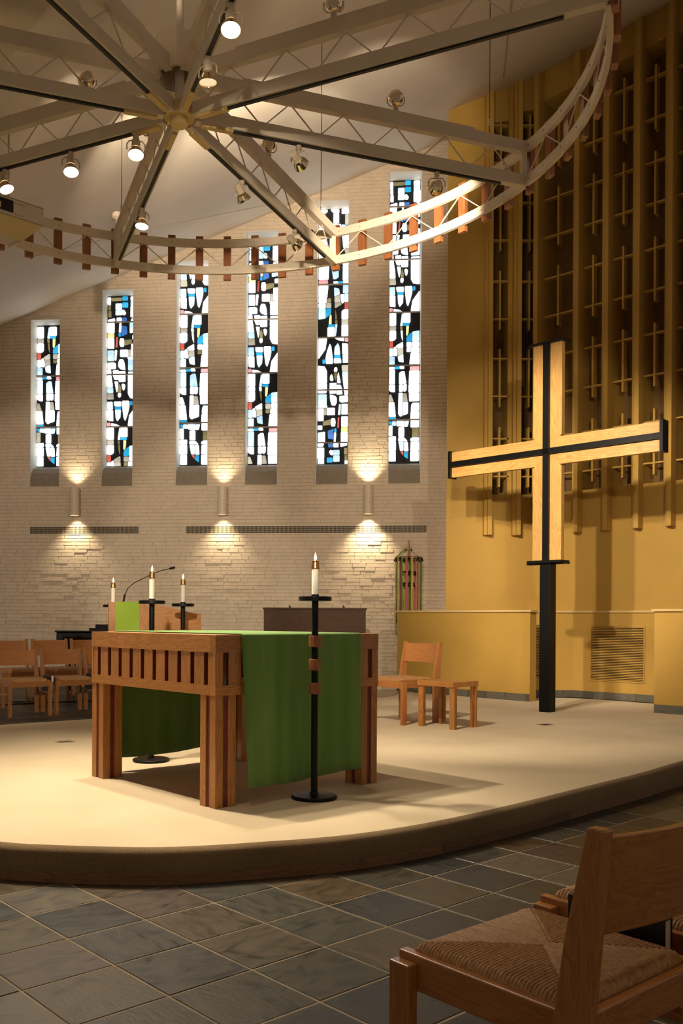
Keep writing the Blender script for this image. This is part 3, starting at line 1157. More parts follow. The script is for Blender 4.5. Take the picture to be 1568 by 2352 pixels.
# ================================================================== ALTAR
ALT_RZ = math.atan2(0.659, 0.752)
alt = thing('altar', 'square oak altar with slotted apron and dark red inlaid legs', 'altar', (-0.365, 6.129, PZ), ALT_RZ)
HX, HY = 0.675, 0.71
AH = 0.992
AP = 0.348          # apron height
T = 0.05
for sx in (-1, 1):
    for sy in (-1, 1):
        lg = thing('leg_tmp', '', '')
        for key in list(lg.keys()):
            del lg[key]
        lg.name = 'leg'
        lg.parent = alt
        lg.location = (sx * (HX - 0.079), sy * (HY - 0.079), 0)
        for ix in (-1, 1):
            for iy in (-1, 1):
                MB().cbox((ix * 0.0465, iy * 0.0465, (AH - AP) / 2), (0.056, 0.056, AH - AP)).build('leg_post', 'oakZ', lg, bevel=0.002)
        MB().cbox((0, 0, (AH - AP) / 2), (0.132, 0.037, AH - AP)).cbox((0, 0, (AH - AP) / 2), (0.037, 0.132, AH - AP)).build('leg_inlay', 'redwood', lg)
# top board, rails
MB().box(-HX + T, HX - T, -HY + T, HY - T, AH - 0.04, AH).build('top_board', 'oakY', alt)
zu, zl = AH - 0.101, AH - AP + 0.058
for s in (-1, 1):
    yy = sorted((s * HY, s * (HY - T)))
    xx = sorted((s * HX, s * (HX - T)))
    MB().box(-HX, HX, yy[0], yy[1], zu, AH).build('upper_rail', 'oakX', alt, bevel=0.002)
    MB().box(-HX, HX, yy[0], yy[1], AH - AP, zl).build('lower_rail', 'oakX', alt, bevel=0.002)
    MB().box(xx[0], xx[1], -HY + T, HY - T, zu, AH).build('upper_rail', 'oakY', alt)
    MB().box(xx[0], xx[1], -HY + T, HY - T, AH - AP, zl).build('lower_rail', 'oakY', alt)


def slats(n_slots, half, fixed, s, along):
    pitch = (2 * half) / n_slots
    sw = 0.041
    edges = []
    x = -half
    for i in range(n_slots):
        c = -half + (i + 0.5) * pitch
        edges.append((x, c - sw / 2))
        x = c + sw / 2
    edges.append((x, half))
    full = HX if along == 'x' else HY - 0.022
    edges[0] = (-full, edges[0][1])
    edges[-1] = (edges[-1][0], full)
    for a, bq in edges:
        lo, hi = sorted((s * fixed - s * 0.004, s * (fixed - 0.022)))
        if along == 'x':
            MB().box(a, bq, lo, hi, zl, zu).build('slat', 'oakZ', alt)
        else:
            MB().box(lo, hi, a, bq, zl, zu).build('slat', 'oakZ', alt)
    # dark red lining strips at the back of the slots
    lo, hi = sorted((s * (fixed - 0.034), s * (fixed - 0.042)))
    for i in range(n_slots):
        c = -half + (i + 0.5) * pitch
        for e2 in (-1, 1):
            c0, c1 = sorted((c + e2 * 0.0205, c + e2 * 0.0175))
            lo2, hi2 = sorted((s * (fixed - 0.006), s * (fixed - 0.030)))
            if along == 'x':
                MB().box(c0, c1, lo2, hi2, zl, zu).build('slot_lining', 'redwood', alt)
            else:
                MB().box(lo2, hi2, c0, c1, zl, zu).build('slot_lining', 'redwood', alt)


# slots continue round the corners: local x runs along the front, local y along the left side
for s in (-1, 1):
    slats(10, HX - T + 0.04, HY, s, 'x')
    slats(10, HY - T + 0.02, HX, s, 'y')

# runner
mb = MB()
hw = 0.493
prof = []
dz = 0.006
HEM = 0.105
for k in range(15):
    prof.append((-HY - 0.012, HEM + (AH - HEM - 0.01) * k / 14, 1 - k / 14))
for a in (0.35, 0.75, 1.2):
    prof.append((-HY - 0.012 + 0.014 * (1 - math.cos(a)), AH - 0.01 + 0.018 * math.sin(a) * 0.95, 0))
for k in range(9):
    prof.append((-HY + 0.02 + (2 * HY - 0.04) * k / 8, AH + dz + 0.001, 0))
for a in (1.2, 0.75, 0.35):
    prof.append((HY + 0.012 - 0.014 * (1 - math.cos(a)), AH - 0.01 + 0.018 * math.sin(a) * 0.95, 0))
for k in range(15):
    prof.append((HY + 0.012, AH - 0.01 - (AH - HEM - 0.01) * k / 14, k / 14))
NX = 40
vs = []
for (y, z, dr) in prof:
    for i in range(NX + 1):
        u = i / NX
        x = -hw + 2 * hw * u
        wav = math.sin(u * 19 + 0.6) * 0.5 + math.sin(u * 41 + 2) * 0.25 + math.sin(u * 7.3) * 0.6
        sg = -1 if y < 0 else 1
        yy = y + sg * dr * (0.012 + 0.012 * wav + (0.035 * max(0, 0.25 - u) / 0.25 if sg < 0 else 0))
        zz = z - (0.012 * dr * math.sin(u * 5) if dr > 0.9 else 0)
        xx = x + dr * 0.012 * (1 - 2 * u) * (1 if u < 0.3 else 0.3)
        vs.append((xx, yy, zz))
fs = []
for k in range(len(prof) - 1):
    for i in range(NX):
        a = k * (NX + 1) + i
        fs.append((a, a + 1, a + NX + 2, a + NX + 1))
mb.add(vs, fs, True)
run = mb.build('altar_runner', 'green', None, (-0.365, 6.129, PZ), ALT_RZ)
sd = run.modifiers.new('thick', 'SOLIDIFY')
sd.thickness = 0.003
tag(run, 'green linen runner draped over the altar front and back', 'altar cloth')


# ================================================================== CANDLE STANDS
def candle_stand(loc, label):
    t = thing('candle_stand', label, 'candle stand', loc, random.uniform(0, 1), 'tall floor candle stands')
    Z = 1.21
    MB().lathe([(0.0, 0), (0.138, 0), (0.14, 0.004), (0.14, 0.016), (0.132, 0.021), (0.03, 0.026), (0.024, 0.04)], 40).build('base', 'black', t)
    MB().lathe([(0.0205, 0.022), (0.0205, Z - 0.01)], 20).build('pole', 'black', t)
    MB().lathe([(0.0, Z - 0.013), (0.098, Z - 0.013), (0.10, Z - 0.011), (0.10, Z + 0.012), (0.09, Z + 0.013), (0.023, Z + 0.013), (0.023, Z + 0.026), (0, Z + 0.026)], 40).build('drip_plate', 'black', t)
    for z in (0.951, 0.81, 0.667):
        MB().lathe([(0.0205, z - 0.034), (0.036, z - 0.034), (0.0375, z - 0.031), (0.0375, z + 0.031), (0.036, z + 0.034), (0.0205, z + 0.034)], 12, smooth=False, caps=False).build('wood_collar', 'block', t)
    c = MB().lathe([(0.0215, Z + 0.026), (0.0215, Z + 0.183)], 20).build('candle', 'wax', t)
    MB().lathe([(0.025, Z + 0.180), (0.0255, Z + 0.186), (0.021, Z + 0.222), (0.022, Z + 0.227), (0.012, Z + 0.229), (0.006, Z + 0.236), (0, Z + 0.236)], 20, caps=False).build('brass_follower', 'brass', c)
    MB().lathe([(0.0, Z + 0.230), (0.006, Z + 0.236), (0.0085, Z + 0.246), (0.0065, Z + 0.259), (0.0025, Z + 0.273), (0, Z + 0.28)], 12, caps=False).build('flame', 'flame', c)
    l = lamp('flame_light', 'POINT', (0, 0, 0), 0.8, (1, 0.6, 0.25), size=0.01)
    l.parent = c
    l.matrix_parent_inverse = Matrix.Identity(4)
    l.location = (0, 0, Z + 0.30)
    return t


candle_stand((0.17, 5.497, PZ), 'tall black candle stand in front of the altar, nearest to the viewer')
candle_stand((-1.029, 6.897, PZ), 'tall black candle stand just behind the altar left side')
candle_stand((-0.937, 8.15, PZ), 'black candle stand standing beside the sloped side of the lectern')
candle_stand((-1.722, 8.97, PZ), 'black candle stand mostly hidden behind the lectern front')

# ================================================================== LECTERN
lec = thing('lectern', 'oak lectern with sloping top behind the altar', 'lectern', (-1.655, 8.40, PZ), math.radians(12))
LH = 1.237
mb = MB()
# profile in local x (long side), sloping down to the right
mb.prism_y([(0, 0), (0.86, 0), (0.86, LH - 0.115), (0.42, LH - 0.012), (0, LH)], 0.0, 0.03)
mb.build('side_panel', 'oakX', lec)
MB().prism_y([(0, 0), (0.86, 0), (0.86, LH - 0.115), (0.42, LH - 0.012), (0, LH)], 0.33, 0.36).build('side_panel', 'oakX', lec)
MB().box(0.0, 0.03, 0.03, 0.33, 0, LH).build('front_panel', 'oakZ', lec)
MB().box(0.83, 0.86, 0.03, 0.33, 0, LH - 0.10).build('back_panel', 'oakZ', lec)
MB().add([(0.03, 0.03, LH - 0.03), (0.83, 0.03, LH - 0.15), (0.83, 0.33, LH - 0.15), (0.03, 0.33, LH - 0.03), (0.03, 0.03, LH - 0.05), (0.83, 0.03, LH - 0.17), (0.83, 0.33, LH - 0.17), (0.03, 0.33, LH - 0.05)],
         [(0, 1, 2, 3), (4, 7, 6, 5), (0, 4, 5, 1), (1, 5, 6, 2), (2, 6, 7, 3), (3, 7, 4, 0)]).build('reading_top', 'oakX', lec)
MB().box(0.0, 0.37, -0.012, 0.0, 0.0, LH).build('corner_panel', 'oakZ', lec)
ban = MB().box(0.06, 0.285, -0.018, -0.013, 0.45, LH).box(0.06, 0.285, -0.018, 0.30, LH, LH + 0.005).build('lectern_banner', 'limebanner', None, (-1.655, 8.40, PZ), math.radians(12))
tag(ban, 'lime green cloth hanging over the lectern front', 'banner')
mic = thing('gooseneck_microphone', 'thin black gooseneck microphone rising from the lectern', 'microphone', (-1.62, 8.47, PZ + LH))
pts = [(0.09, 0.02, 0.0), (0.10, 0.02, 0.07), (0.125, 0.02, 0.13), (0.19, 0.02, 0.185), (0.33, 0.02, 0.255), (0.44, 0.02, 0.300), (0.52, 0.02, 0.318)]
MB().tube(pts, 0.004, 6).build('neck', 'black', mic)
MB().tube([(0.085, 0.02, -0.0), (0.098, 0.02, 0.075)], 0.009, 8).build('base_stem', 'black', mic)
MB().tube([(0.515, 0.02, 0.317), (0.53, 0.02, 0.322), (0.56, 0.02, 0.328), (0.568, 0.02, 0.329)], [0.006, 0.012, 0.012, 0.006], 8).build('capsule', 'black', mic)

# ================================================================== PIANO
pia = thing('grand_piano', 'glossy black grand piano behind the left chairs', 'piano', (-3.35, 15.05, 0), 0.0)
body = [(-0.43, -0.15), (-0.40, -0.32), (-0.28, -0.40), (0.1, -0.42), (1.0, -0.42), (1.0, 1.0), (-0.1, 0.9), (-0.40, 0.35)]
MB().prism(body, 0.74, 1.03).build('case', 'blackgloss', pia, bevel=0.01)
big = [(x * 1.03 - 0.01, y * 1.03 - 0.005) for x, y in body]
MB().prism(big, 1.03, 1.06).build('lid', 'blackgloss', pia, bevel=0.006)
MB().box(0.22, 0.95, -0.25, -0.2, 1.06, 1.16).build('music_desk', 'blackgloss', pia)
MB().box(0.12, 0.22, -0.27, -0.18, 1.06, 1.10).build('desk_block', 'blackgloss', pia)
for x, y in ((-0.23, 0.02), (0.85, -0.25), (0.75, 0.75)):
    lgp = MB().hexa([(x - 0.045, y - 0.045, 0.06), (x + 0.045, y - 0.045, 0.06), (x + 0.045, y + 0.045, 0.06), (x - 0.045, y + 0.045, 0.06)],
                    [(x - 0.07, y - 0.07, 0.74), (x + 0.07, y - 0.07, 0.74), (x + 0.07, y + 0.07, 0.74), (x - 0.07, y + 0.07, 0.74)]).build('leg', 'blackgloss', pia)
    MB().lathe([(0.0, 0), (0.03, 0), (0.035, 0.03), (0.02, 0.06)], 12, (x, y, 0)).build('caster', 'brass', lgp)

# ================================================================== ORGAN CONSOLE
con = thing('organ_console', 'plain dark brown wooden console behind the altar', 'organ console', (0.41, 13.65, 0), 0.0)
MB().box(-0.755, 0.755, -0.25, 0.35, 0.0, 1.405).build('cabinet', 'console', con)
MB().box(-0.77, 0.77, -0.265, 0.365, 1.405, 1.432).build('top', 'console', con, bevel=0.003)
for x in (-0.365, 0.435):
    MB().hexa([(x - 0.018, -0.2, 1.432), (x + 0.018, -0.2, 1.432), (x + 0.018, -0.17, 1.432), (x - 0.018, -0.17, 1.432)],
              [(x - 0.018, -0.2, 1.475), (x - 0.006, -0.2, 1.475), (x - 0.006, -0.17, 1.475), (x - 0.018, -0.17, 1.475)]).build('desk_bracket', 'console', con)
MB().box(-0.365, 0.24, 0.02, 0.028, 1.432, 1.68).build('music_stand', 'acrylic', con)


# ================================================================== CHAIRS
def rush_mesh(nn, W=0.46, D=0.43, strands=44):
    vs = []
    fs = []
    for j in range(nn + 1):
        for i in range(nn + 1):
            u, v = i / nn, j / nn
            x, y = (u - 0.5) * W, (v - 0.5) * D
            du = min(u, 1 - u) * W
            dv = min(v, 1 - v) * D
            dm = min(du, dv)
            edge = 0.022
            z = 0.028
            if dm < edge:
                q = 1 - dm / edge
                z = 0.028 - 0.030 * (1 - math.sqrt(max(0, 1 - q * q)))
            z += 0.006 * min(1, dm / 0.1)
            # strands run square to the edge they wrap
            if du < dv:
                ph = y / D * strands * PI
            else:
                ph = x / W * strands * PI
            z += 0.0060 * math.sqrt(abs(math.sin(ph))) - 0.004
            z -= 0.004 * math.exp(-((du - dv) / 0.004) ** 2)
            if dm < 1e-6:
                z = -0.012
            vs.append((x, y, z))
    for j in range(nn):
        for i in range(nn):
            a = j * (nn + 1) + i
            fs.append((a, a + 1, a + nn + 2, a + nn + 1))
    mb = MB()
    mb.add(vs, fs, True)
    return mb.mesh('rush_seat', M['rush'])


RUSH_HI = rush_mesh(256)
RUSH_LO = rush_mesh(48, strands=16)


def make_chair(label, hi, loc, rz, group, rack=True, cat='chair'):
    """faces +Y; origin on the floor under the seat centre"""
    t = thing('rush_seat_chair', label, cat, loc, rz, group)
    bev = 0.004 if hi else 0.0
    W, D, SH = 0.25, 0.245, 0.462
    mkobj('rush_seat', RUSH_HI if hi else RUSH_LO, t, (0, 0.0, SH - 0.010))
    for s in (-1, 1):
        x0, x1 = sorted((s * (W - 0.03), s * (W - 0.002)))
        MB().box(x0, x1, -D - 0.005, D, SH - 0.085, SH).build('side_rail', 'chairY', t, bevel=bev)
        x0, x1 = sorted((s * (W - 0.002), s * (W + 0.030)))
        MB().box(x0, x1, D - 0.062, D + 0.002, 0, SH - 0.018).build('front_leg', 'chairZ', t, bevel=bev)
        # back post: wide at the seat, narrower and raked at the top
        def sec(yc, half, z):
            return [(x0, yc - half, z), (x1, yc - half, z), (x1, yc + half, z), (x0, yc + half, z)]
        mbp = MB()
        secs = [sec(-D + 0.005, 0.034, 0), sec(-D + 0.005, 0.040, SH - 0.05), sec(-D - 0.02, 0.035, 0.62), sec(-D - 0.055, 0.020, 0.852)]
        for a, bq in zip(secs[:-1], secs[1:]):
            k = len(mbp.v)
            mbp.add(a + bq, [(0, 1, 5, 4), (1, 2, 6, 5), (2, 3, 7, 6), (3, 0, 4, 7)])
        mbp.add(secs[0], [(3, 2, 1, 0)])
        mbp.add(secs[-1], [(0, 1, 2, 3)])
        # weld the sections so the bevel sees one solid
        ob = mbp.build('back_post', 'chairZ', t)
        if hi:
            wl = ob.modifiers.new('weld', 'WELD')
            bv = ob.modifiers.new('bevel', 'BEVEL')
            bv.width = 0.004
            bv.segments = 2
            bv.limit_method = 'ANGLE'
    MB().box(-W + 0.03, W - 0.03, D - 0.03, D - 0.005, SH - 0.085, SH - 0.018).build('front_rail', 'chairX', t, bevel=bev)
    MB().box(-W + 0.03, W - 0.03, -D, -D + 0.025, SH - 0.085, SH - 0.006).build('rear_rail', 'chairX', t, bevel=bev)
    # curved backrest
    mbk = MB()
    nseg = 14
    vs = []
    for k in range(nseg + 1):
        u = k / nseg
        x = (-W + 0.002) + (2 * W - 0.004) * u
        bow = -0.040 * (1 - (2 * u - 1) ** 2)
        for z, yb in ((0.632, -D - 0.022), (0.832, -D - 0.048)):
            for th in (0.009, -0.009):
                vs.append((x, yb + bow + th, z))
    fs = []
    for k in range(nseg):
        a, c = k * 4, (k + 1) * 4
        fs += [(a, a + 2, c + 2, c), (a + 1, c + 1, c + 3, a + 3), (a, c, c + 1, a + 1), (a + 2, a + 3, c + 3, c + 2)]
    fs += [(0, 1, 3, 2), (nseg * 4, nseg * 4 + 2, nseg * 4 + 3, nseg * 4 + 1)]
    mbk.add(vs, fs, False)
    mbk.build('backrest', 'chairX', t, bevel=0.003 if hi else 0)
    if rack:
        MB().box(W + 0.030, W + 0.097, -0.20, 0.16, 0.285, 0.300).build('book_rack', 'chairY', t)
    return t


def hymnal(loc, rz, label, L=0.275):
    t = thing('hymnal', label, 'book', loc, rz, 'hymnals in the racks between chairs')
    H, Wd = 0.215, 0.036
    MB().box(-Wd / 2, -Wd / 2 + 0.003, -L / 2, L / 2, 0, H).box(Wd / 2 - 0.003, Wd / 2, -L / 2, L / 2, 0, H).box(-Wd / 2 + 0.003, Wd / 2 - 0.003, -L / 2, L / 2, H - 0.004, H).build('cover', 'bookblack', t, bevel=0.002)
    MB().box(-Wd / 2 + 0.003, Wd / 2 - 0.003, -L / 2 + 0.004, L / 2 - 0.004, 0.003, H - 0.004).build('pages', 'paper', t)
    return t


def rowpos(c, rz, right, fwd=0.0):
    r = Vector((math.cos(rz), math.sin(rz)))
    f = Vector((-math.sin(rz), math.cos(rz)))
    return (c[0] + r.x * right + f.x * fwd, c[1] + r.y * right + f.y * fwd)


NRZ = math.atan2(0.633, 0.774)
NC = (0.620, 2.145)
make_chair('large oak chair with woven rush seat in the foreground', True, (*NC, 0), NRZ, 'rush seat chairs')
p2 = rowpos(NC, NRZ, 0.632, 0.045)
make_chair('oak chair behind the foreground chair, only its seat corner showing at right edge', True, (*p2, 0), NRZ, 'rush seat chairs')
hb = rowpos(NC, NRZ, 0.318, 0.005)
hymnal((*hb, 0.300), NRZ, 'black hymnal with white page edges wedged beside the foreground chair')
# two rows at the left, facing the altar
LRZ = math.atan2(0.604, 0.797) + PI   # facing the viewer
rv = Vector((0.797, 0.604))
fv = Vector((0.604, -0.797))
base = Vector((-3.435, 11.381)) + rv * 0.235 - fv * 0.245
names = ['rush seat chair in the front row at the left picture edge', 'rush seat chair in the front row next to the altar left leg', 'rush seat chair in the front row mostly hidden behind the altar']
for k in range(3):
    c = base + rv * (0.615 * k) + Vector((0, 0))
    make_chair(names[k], False, (c.x, c.y, 0), LRZ, 'rush seat chairs')
    hbp = rowpos((c.x, c.y), LRZ, -0.318 + 0.012, 0.03)
    if k < 2:
        c2 = base + rv * (0.615 * (k + 1))
        hbp = rowpos((c2.x, c2.y), LRZ, 0.318, 0.07)
        hymnal((*hbp, 0.300), LRZ, ['black hymnal between the two left front row chairs', 'black hymnal beside the chair hidden behind the altar'][k])
names = ['rush seat chair in the back row, only its backrest edge at far left', 'rush seat chair in the middle of the back row at left', 'rush seat chair in the back row in front of the piano']
for k in range(3):
    c = base - fv * 1.25 + rv * (0.615 * k + 0.36)
    make_chair(names[k], False, (c.x, c.y, 0), LRZ, 'rush seat chairs', rack=True).scale = (1, 1, 1.115)
# single chair and side table on the platform, right of the altar
br, bl, fr_ = Vector((1.6, 9.555)), Vector((1.253, 10.092)), Vector((1.24, 9.303))
rvec = (Vector((1.253, 10.092)) - Vector((1.6, 9.555))).normalized()   # toward the far side
fwd = Vector((-0.82, -0.574)).normalized()
SRZ = math.atan2(fwd.y, fwd.x) - PI / 2
cc = (br + bl) / 2 + fwd * 0.235
make_chair('rush seat chair on the carpet between the altar and the small side table', False, (cc.x, cc.y, PZ), SRZ, 'rush seat chairs', rack=False)

st = thing('side_table', 'small square oak side table with split legs', 'side table', (1.645, 9.255, PZ), math.radians(-48.5))
A2, B2 = 0.23, 0.205
MB().box(-A2, A2, -B2, B2, 0.42, 0.47).build('table_top', 'oakY', st, bevel=0.002)
for sx in (-1, 1):
    for sy in (-1, 1):
        lg = MB().cbox((sx * (A2 - 0.03), sy * (B2 - 0.030), 0.21), (0.06, 0.024, 0.42)).build('leg', 'oakZ', st)
        MB().cbox((sx * (A2 - 0.030), sy * (B2 - 0.066), 0.21), (0.024, 0.036, 0.42)).build('leg_plank', 'oakZ', lg)

# ================================================================== CROSS
cr = thing('standing_cross', 'tall wooden cross with black steel web and post', 'cross', (3.115, 10.83, PZ), -PI / 4)
# local x along the arms, local y depth; -y faces the viewer
CZc = 3.275 - PZ
zt = 4.56 - PZ
zb = 1.975 - PZ
ph, g0, pw, td = 0, 0.038, 0.150, 0.035
for s in (-1, 1):
    # vertical planks, mitred at the crossing
    x0, x1 = g0, g0 + pw
    mb = MB()
    P1 = [(s * x0, zt), (s * x0, CZc + g0), (s * x1, CZc + g0 + pw), (s * x1, zt)]
    P2 = [(s * x0, zb), (s * x1, zb), (s * x1, CZc - g0 - pw), (s * x0, CZc - g0)]
    for P in (P1, P2):
        ar = sum(P[i][0] * P[(i + 1) % 4][1] - P[(i + 1) % 4][0] * P[i][1] for i in range(4))
        if ar < 0:
            P.reverse()
        MB().prism_y(P, -td, td).build('upright_plank', 'crosswood', cr)
    for v in (-1, 1):
        P = [(s * g0, CZc + v * g0), (s * 1.36, CZc + v * g0), (s * 1.36, CZc + v * (g0 + pw - 0.02)), (s * (g0 + pw), CZc + v * (g0 + pw))]
        P = [(s * g0, CZc + v * g0), (s * 1.36, CZc + v * g0), (s * 1.36, CZc + v * (g0 + pw - 0.025)), (s * (g0 + pw - 0.025), CZc + v * (g0 + pw - 0.025))]
        ar = sum(P[i][0] * P[(i + 1) % 4][1] - P[(i + 1) % 4][0] * P[i][1] for i in range(4))
        if ar < 0:
            P.reverse()
        MB().prism_y(P, -td + 0.001, td - 0.001).build('arm_plank', 'crosswoodX', cr)
    MB().box(*sorted((s * 1.36, s * 1.395)), -0.075, 0.075, CZc - 0.175, CZc + 0.175).build('end_plate', 'black', cr)
MB().box(-g0, g0, -0.075, 0.075, zb, zt).build('upright_web', 'black', cr)
MB().box(-1.36, 1.36, -0.075, 0.075, CZc - 0.034, CZc + 0.034).build('arm_web', 'black', cr)
MB().box(-0.235, 0.235, -0.085, 0.085, zt, zt + 0.022).build('top_plate', 'black', cr)
MB().box(-0.22, 0.22, -0.11, 0.11, zb - 0.03, zb).build('seat_plate', 'black', cr)
MB().box(-0.26, 0.26, -0.045, 0.045, zb - 0.045, zb - 0.02).build('seat_bar', 'black', cr)
MB().box(-0.07, 0.07, -0.07, 0.07, 0, zb - 0.03).build('post', 'black', cr, bevel=0.004)

# ================================================================== RIBBON STAND
rb = thing('ribbon_stand', 'wooden pole with hoops of bells and pink, yellow and green ribbons', 'ribbon pole', (2.06, 15.4, 0))
MB().lathe([(0, 0), (0.18, 0), (0.18, 0.03), (0.03, 0.04)], 20).build('base', 'console', rb)
MB().lathe([(0.018, 0.03), (0.018, 2.62)], 12).build('pole', 'oakZ', rb)


def hoop(r, z):
    pts = [(r * math.cos(2 * PI * k / 24), r * math.sin(2 * PI * k / 24), z) for k in range(25)]
    return MB().tube(pts, 0.008, 6, cap=False).build('hoop', 'bronze', rb)


hoop(0.215, 2.32)
hoop(0.12, 2.08)
hoop(0.10, 1.89)
for k in range(6):
    a = k * PI / 3 + 0.3
    MB().tube([(0, 0, 2.47), (0.215 * math.cos(a), 0.215 * math.sin(a), 2.32)], 0.003, 5).build('cord', 'bronze', rb)
for r, z, nb in ((0.225, 2.285, 9), (0.125, 2.05, 6), (0.10, 1.86, 6)):
    for k in range(nb):
        a = 2 * PI * k / nb + 0.4
        MB().lathe([(0.0, 0.04), (0.012, 0.038), (0.020, 0.01), (0.030, -0.03), (0.0, -0.025)], 10, (r * math.cos(a), r * math.sin(a), z), caps=False).build('bell', 'bronze', rb)
for s in (-1, 1):
    MB().tube([(0, 0, 2.50), (s * 0.045, 0, 2.51), (s * 0.048, 0, 2.47)], 0.003, 5).build('hook', 'bronze', rb)
    MB().lathe([(0.0, 0.02), (0.010, 0.015), (0.014, -0.02), (0, -0.02)], 8, (s * 0.048, 0, 2.45), caps=False).build('bell', 'bronze', rb)
cols = ['green', 'yellow', 'pink', 'green', 'yellow', 'pink', 'green', 'yellow', 'pink', 'yellow', 'green', 'pink', 'yellow', 'pink', 'green', 'yellow']
for k, cn in enumerate(cols):
    a = 2 * PI * k / len(cols) + 0.15
    rr = random.Random(k)
    pts = []
    rad = 0.225
    wd = 0.017
    L0 = [(2.33, 0), (2.0, 0.006), (1.7, -0.004), (1.38, 0.008), (1.05 + rr.uniform(0, 0.2), 0.0)]
    vs = []
    tx, ty = -math.sin(a), math.cos(a)
    for z, dd in L0:
        for s in (-1, 1):
            q = rad + dd
            vs.append((q * math.cos(a) + tx * wd * s, q * math.sin(a) + ty * wd * s, z))
    o = MB().add(vs, [(2 * i, 2 * i + 1, 2 * i + 3, 2 * i + 2) for i in range(len(L0) - 1)], True).build('ribbon', 'ribbon_' + cn, rb)
    sm = o.modifiers.new('thick', 'SOLIDIFY')
    sm.thickness = 0.002
MB().tube([(0.0, -0.02, 2.47), (-0.06, -0.03, 2.46), (-0.14, -0.05, 2.40), (-0.215, -0.06, 2.32)], [0.004, 0.012, 0.012, 0.008], 6).build('ribbon', 'ribbon_green', rb)

# ================================================================== SCONCES
SL = ['leftmost white cylinder sconce below the first two windows', 'middle white cylinder sconce between the third and fourth windows', 'right white cylinder sconce beside the tallest window']
for k, s in enumerate((-5.80, -3.06, -0.433)):
    p = WB0 + Vector((WDIR.x * s, WDIR.y * s, 0))
    t = thing('wall_sconce', SL[k], 'wall lamp', (p.x, p.y, 3.40), WRZ, 'up and down wall sconces')
    c = (0, -0.17, 0)
    r = 0.086
    MB().lathe([(r, -0.255), (r, 0.255)], 28, c, caps=False).lathe([(r - 0.006, 0.255), (r - 0.006, -0.255)], 28, c, caps=False).lathe([(r - 0.006, -0.255), (r, -0.255)], 28, c, smooth=False, caps=False).lathe([(r, 0.255), (r - 0.006, 0.255)], 28, c, smooth=False, caps=False).build('shade', 'cream', t)
    MB().box(-0.035, 0.035, -0.09, -0.012, -0.06, 0.06).build('bracket', 'cream', t)
    for sg in (-1, 1):
        MB().lathe([(0.0, sg * 0.19), (r - 0.007, sg * 0.19)], 20, c, caps=False).build('lens', 'sconce_lens', t)
        wp = p + Vector((-0.17 * -WDIR.y * -1, 0, 0))
        nrm = Vector((WDIR.y, -WDIR.x, 0))   # toward the room
        pos = Vector((p.x, p.y, 3.40)) + nrm * 0.17 + Vector((0, 0, sg * 0.21))
        en = (95, 95, 200)[k]
        lamp('sconce_beam', 'SPOT', pos, en * (1.0 if sg < 0 else 0.45), (1.0, 0.83, 0.52), t, target=pos + Vector((0, 0, sg)) - nrm * 0.03, size=0.03, cone=96, blend=0.95)

# ================================================================== SUSPENDED RING
HUB = Vector((-0.677, 5.556))
RR = 2.49
ZL = 4.35
ZU = 4.588
BASE = math.radians(-19.6)
ring = thing('lighting_ring', 'large suspended cream ring truss with eight spokes and wooden blocks', 'ceiling truss', (HUB.x, HUB.y, ZL))
DZ = ZU - ZL


def pol(a, r, z):
    return (r * math.sin(a), r * math.cos(a), z)


def arcbar(r, a0, a1, z, w, hgt, n=14):
    mb = MB()
    vs = []
    for k in range(n + 1):
        a = a0 + (a1 - a0) * k / n
        for rr_, zz in ((r - w / 2, z - hgt / 2), (r + w / 2, z - hgt / 2), (r + w / 2, z + hgt / 2), (r - w / 2, z + hgt / 2)):
            vs.append(pol(a, rr_, zz))
    fs = []
    for k in range(n):
        for i in range(4):
            j = (i + 1) % 4
            fs.append((k * 4 + i, k * 4 + j, (k + 1) * 4 + j, (k + 1) * 4 + i))
    fs += [(3, 2, 1, 0), (n * 4, n * 4 + 1, n * 4 + 2, n * 4 + 3)]
    return mb.add(vs, fs)


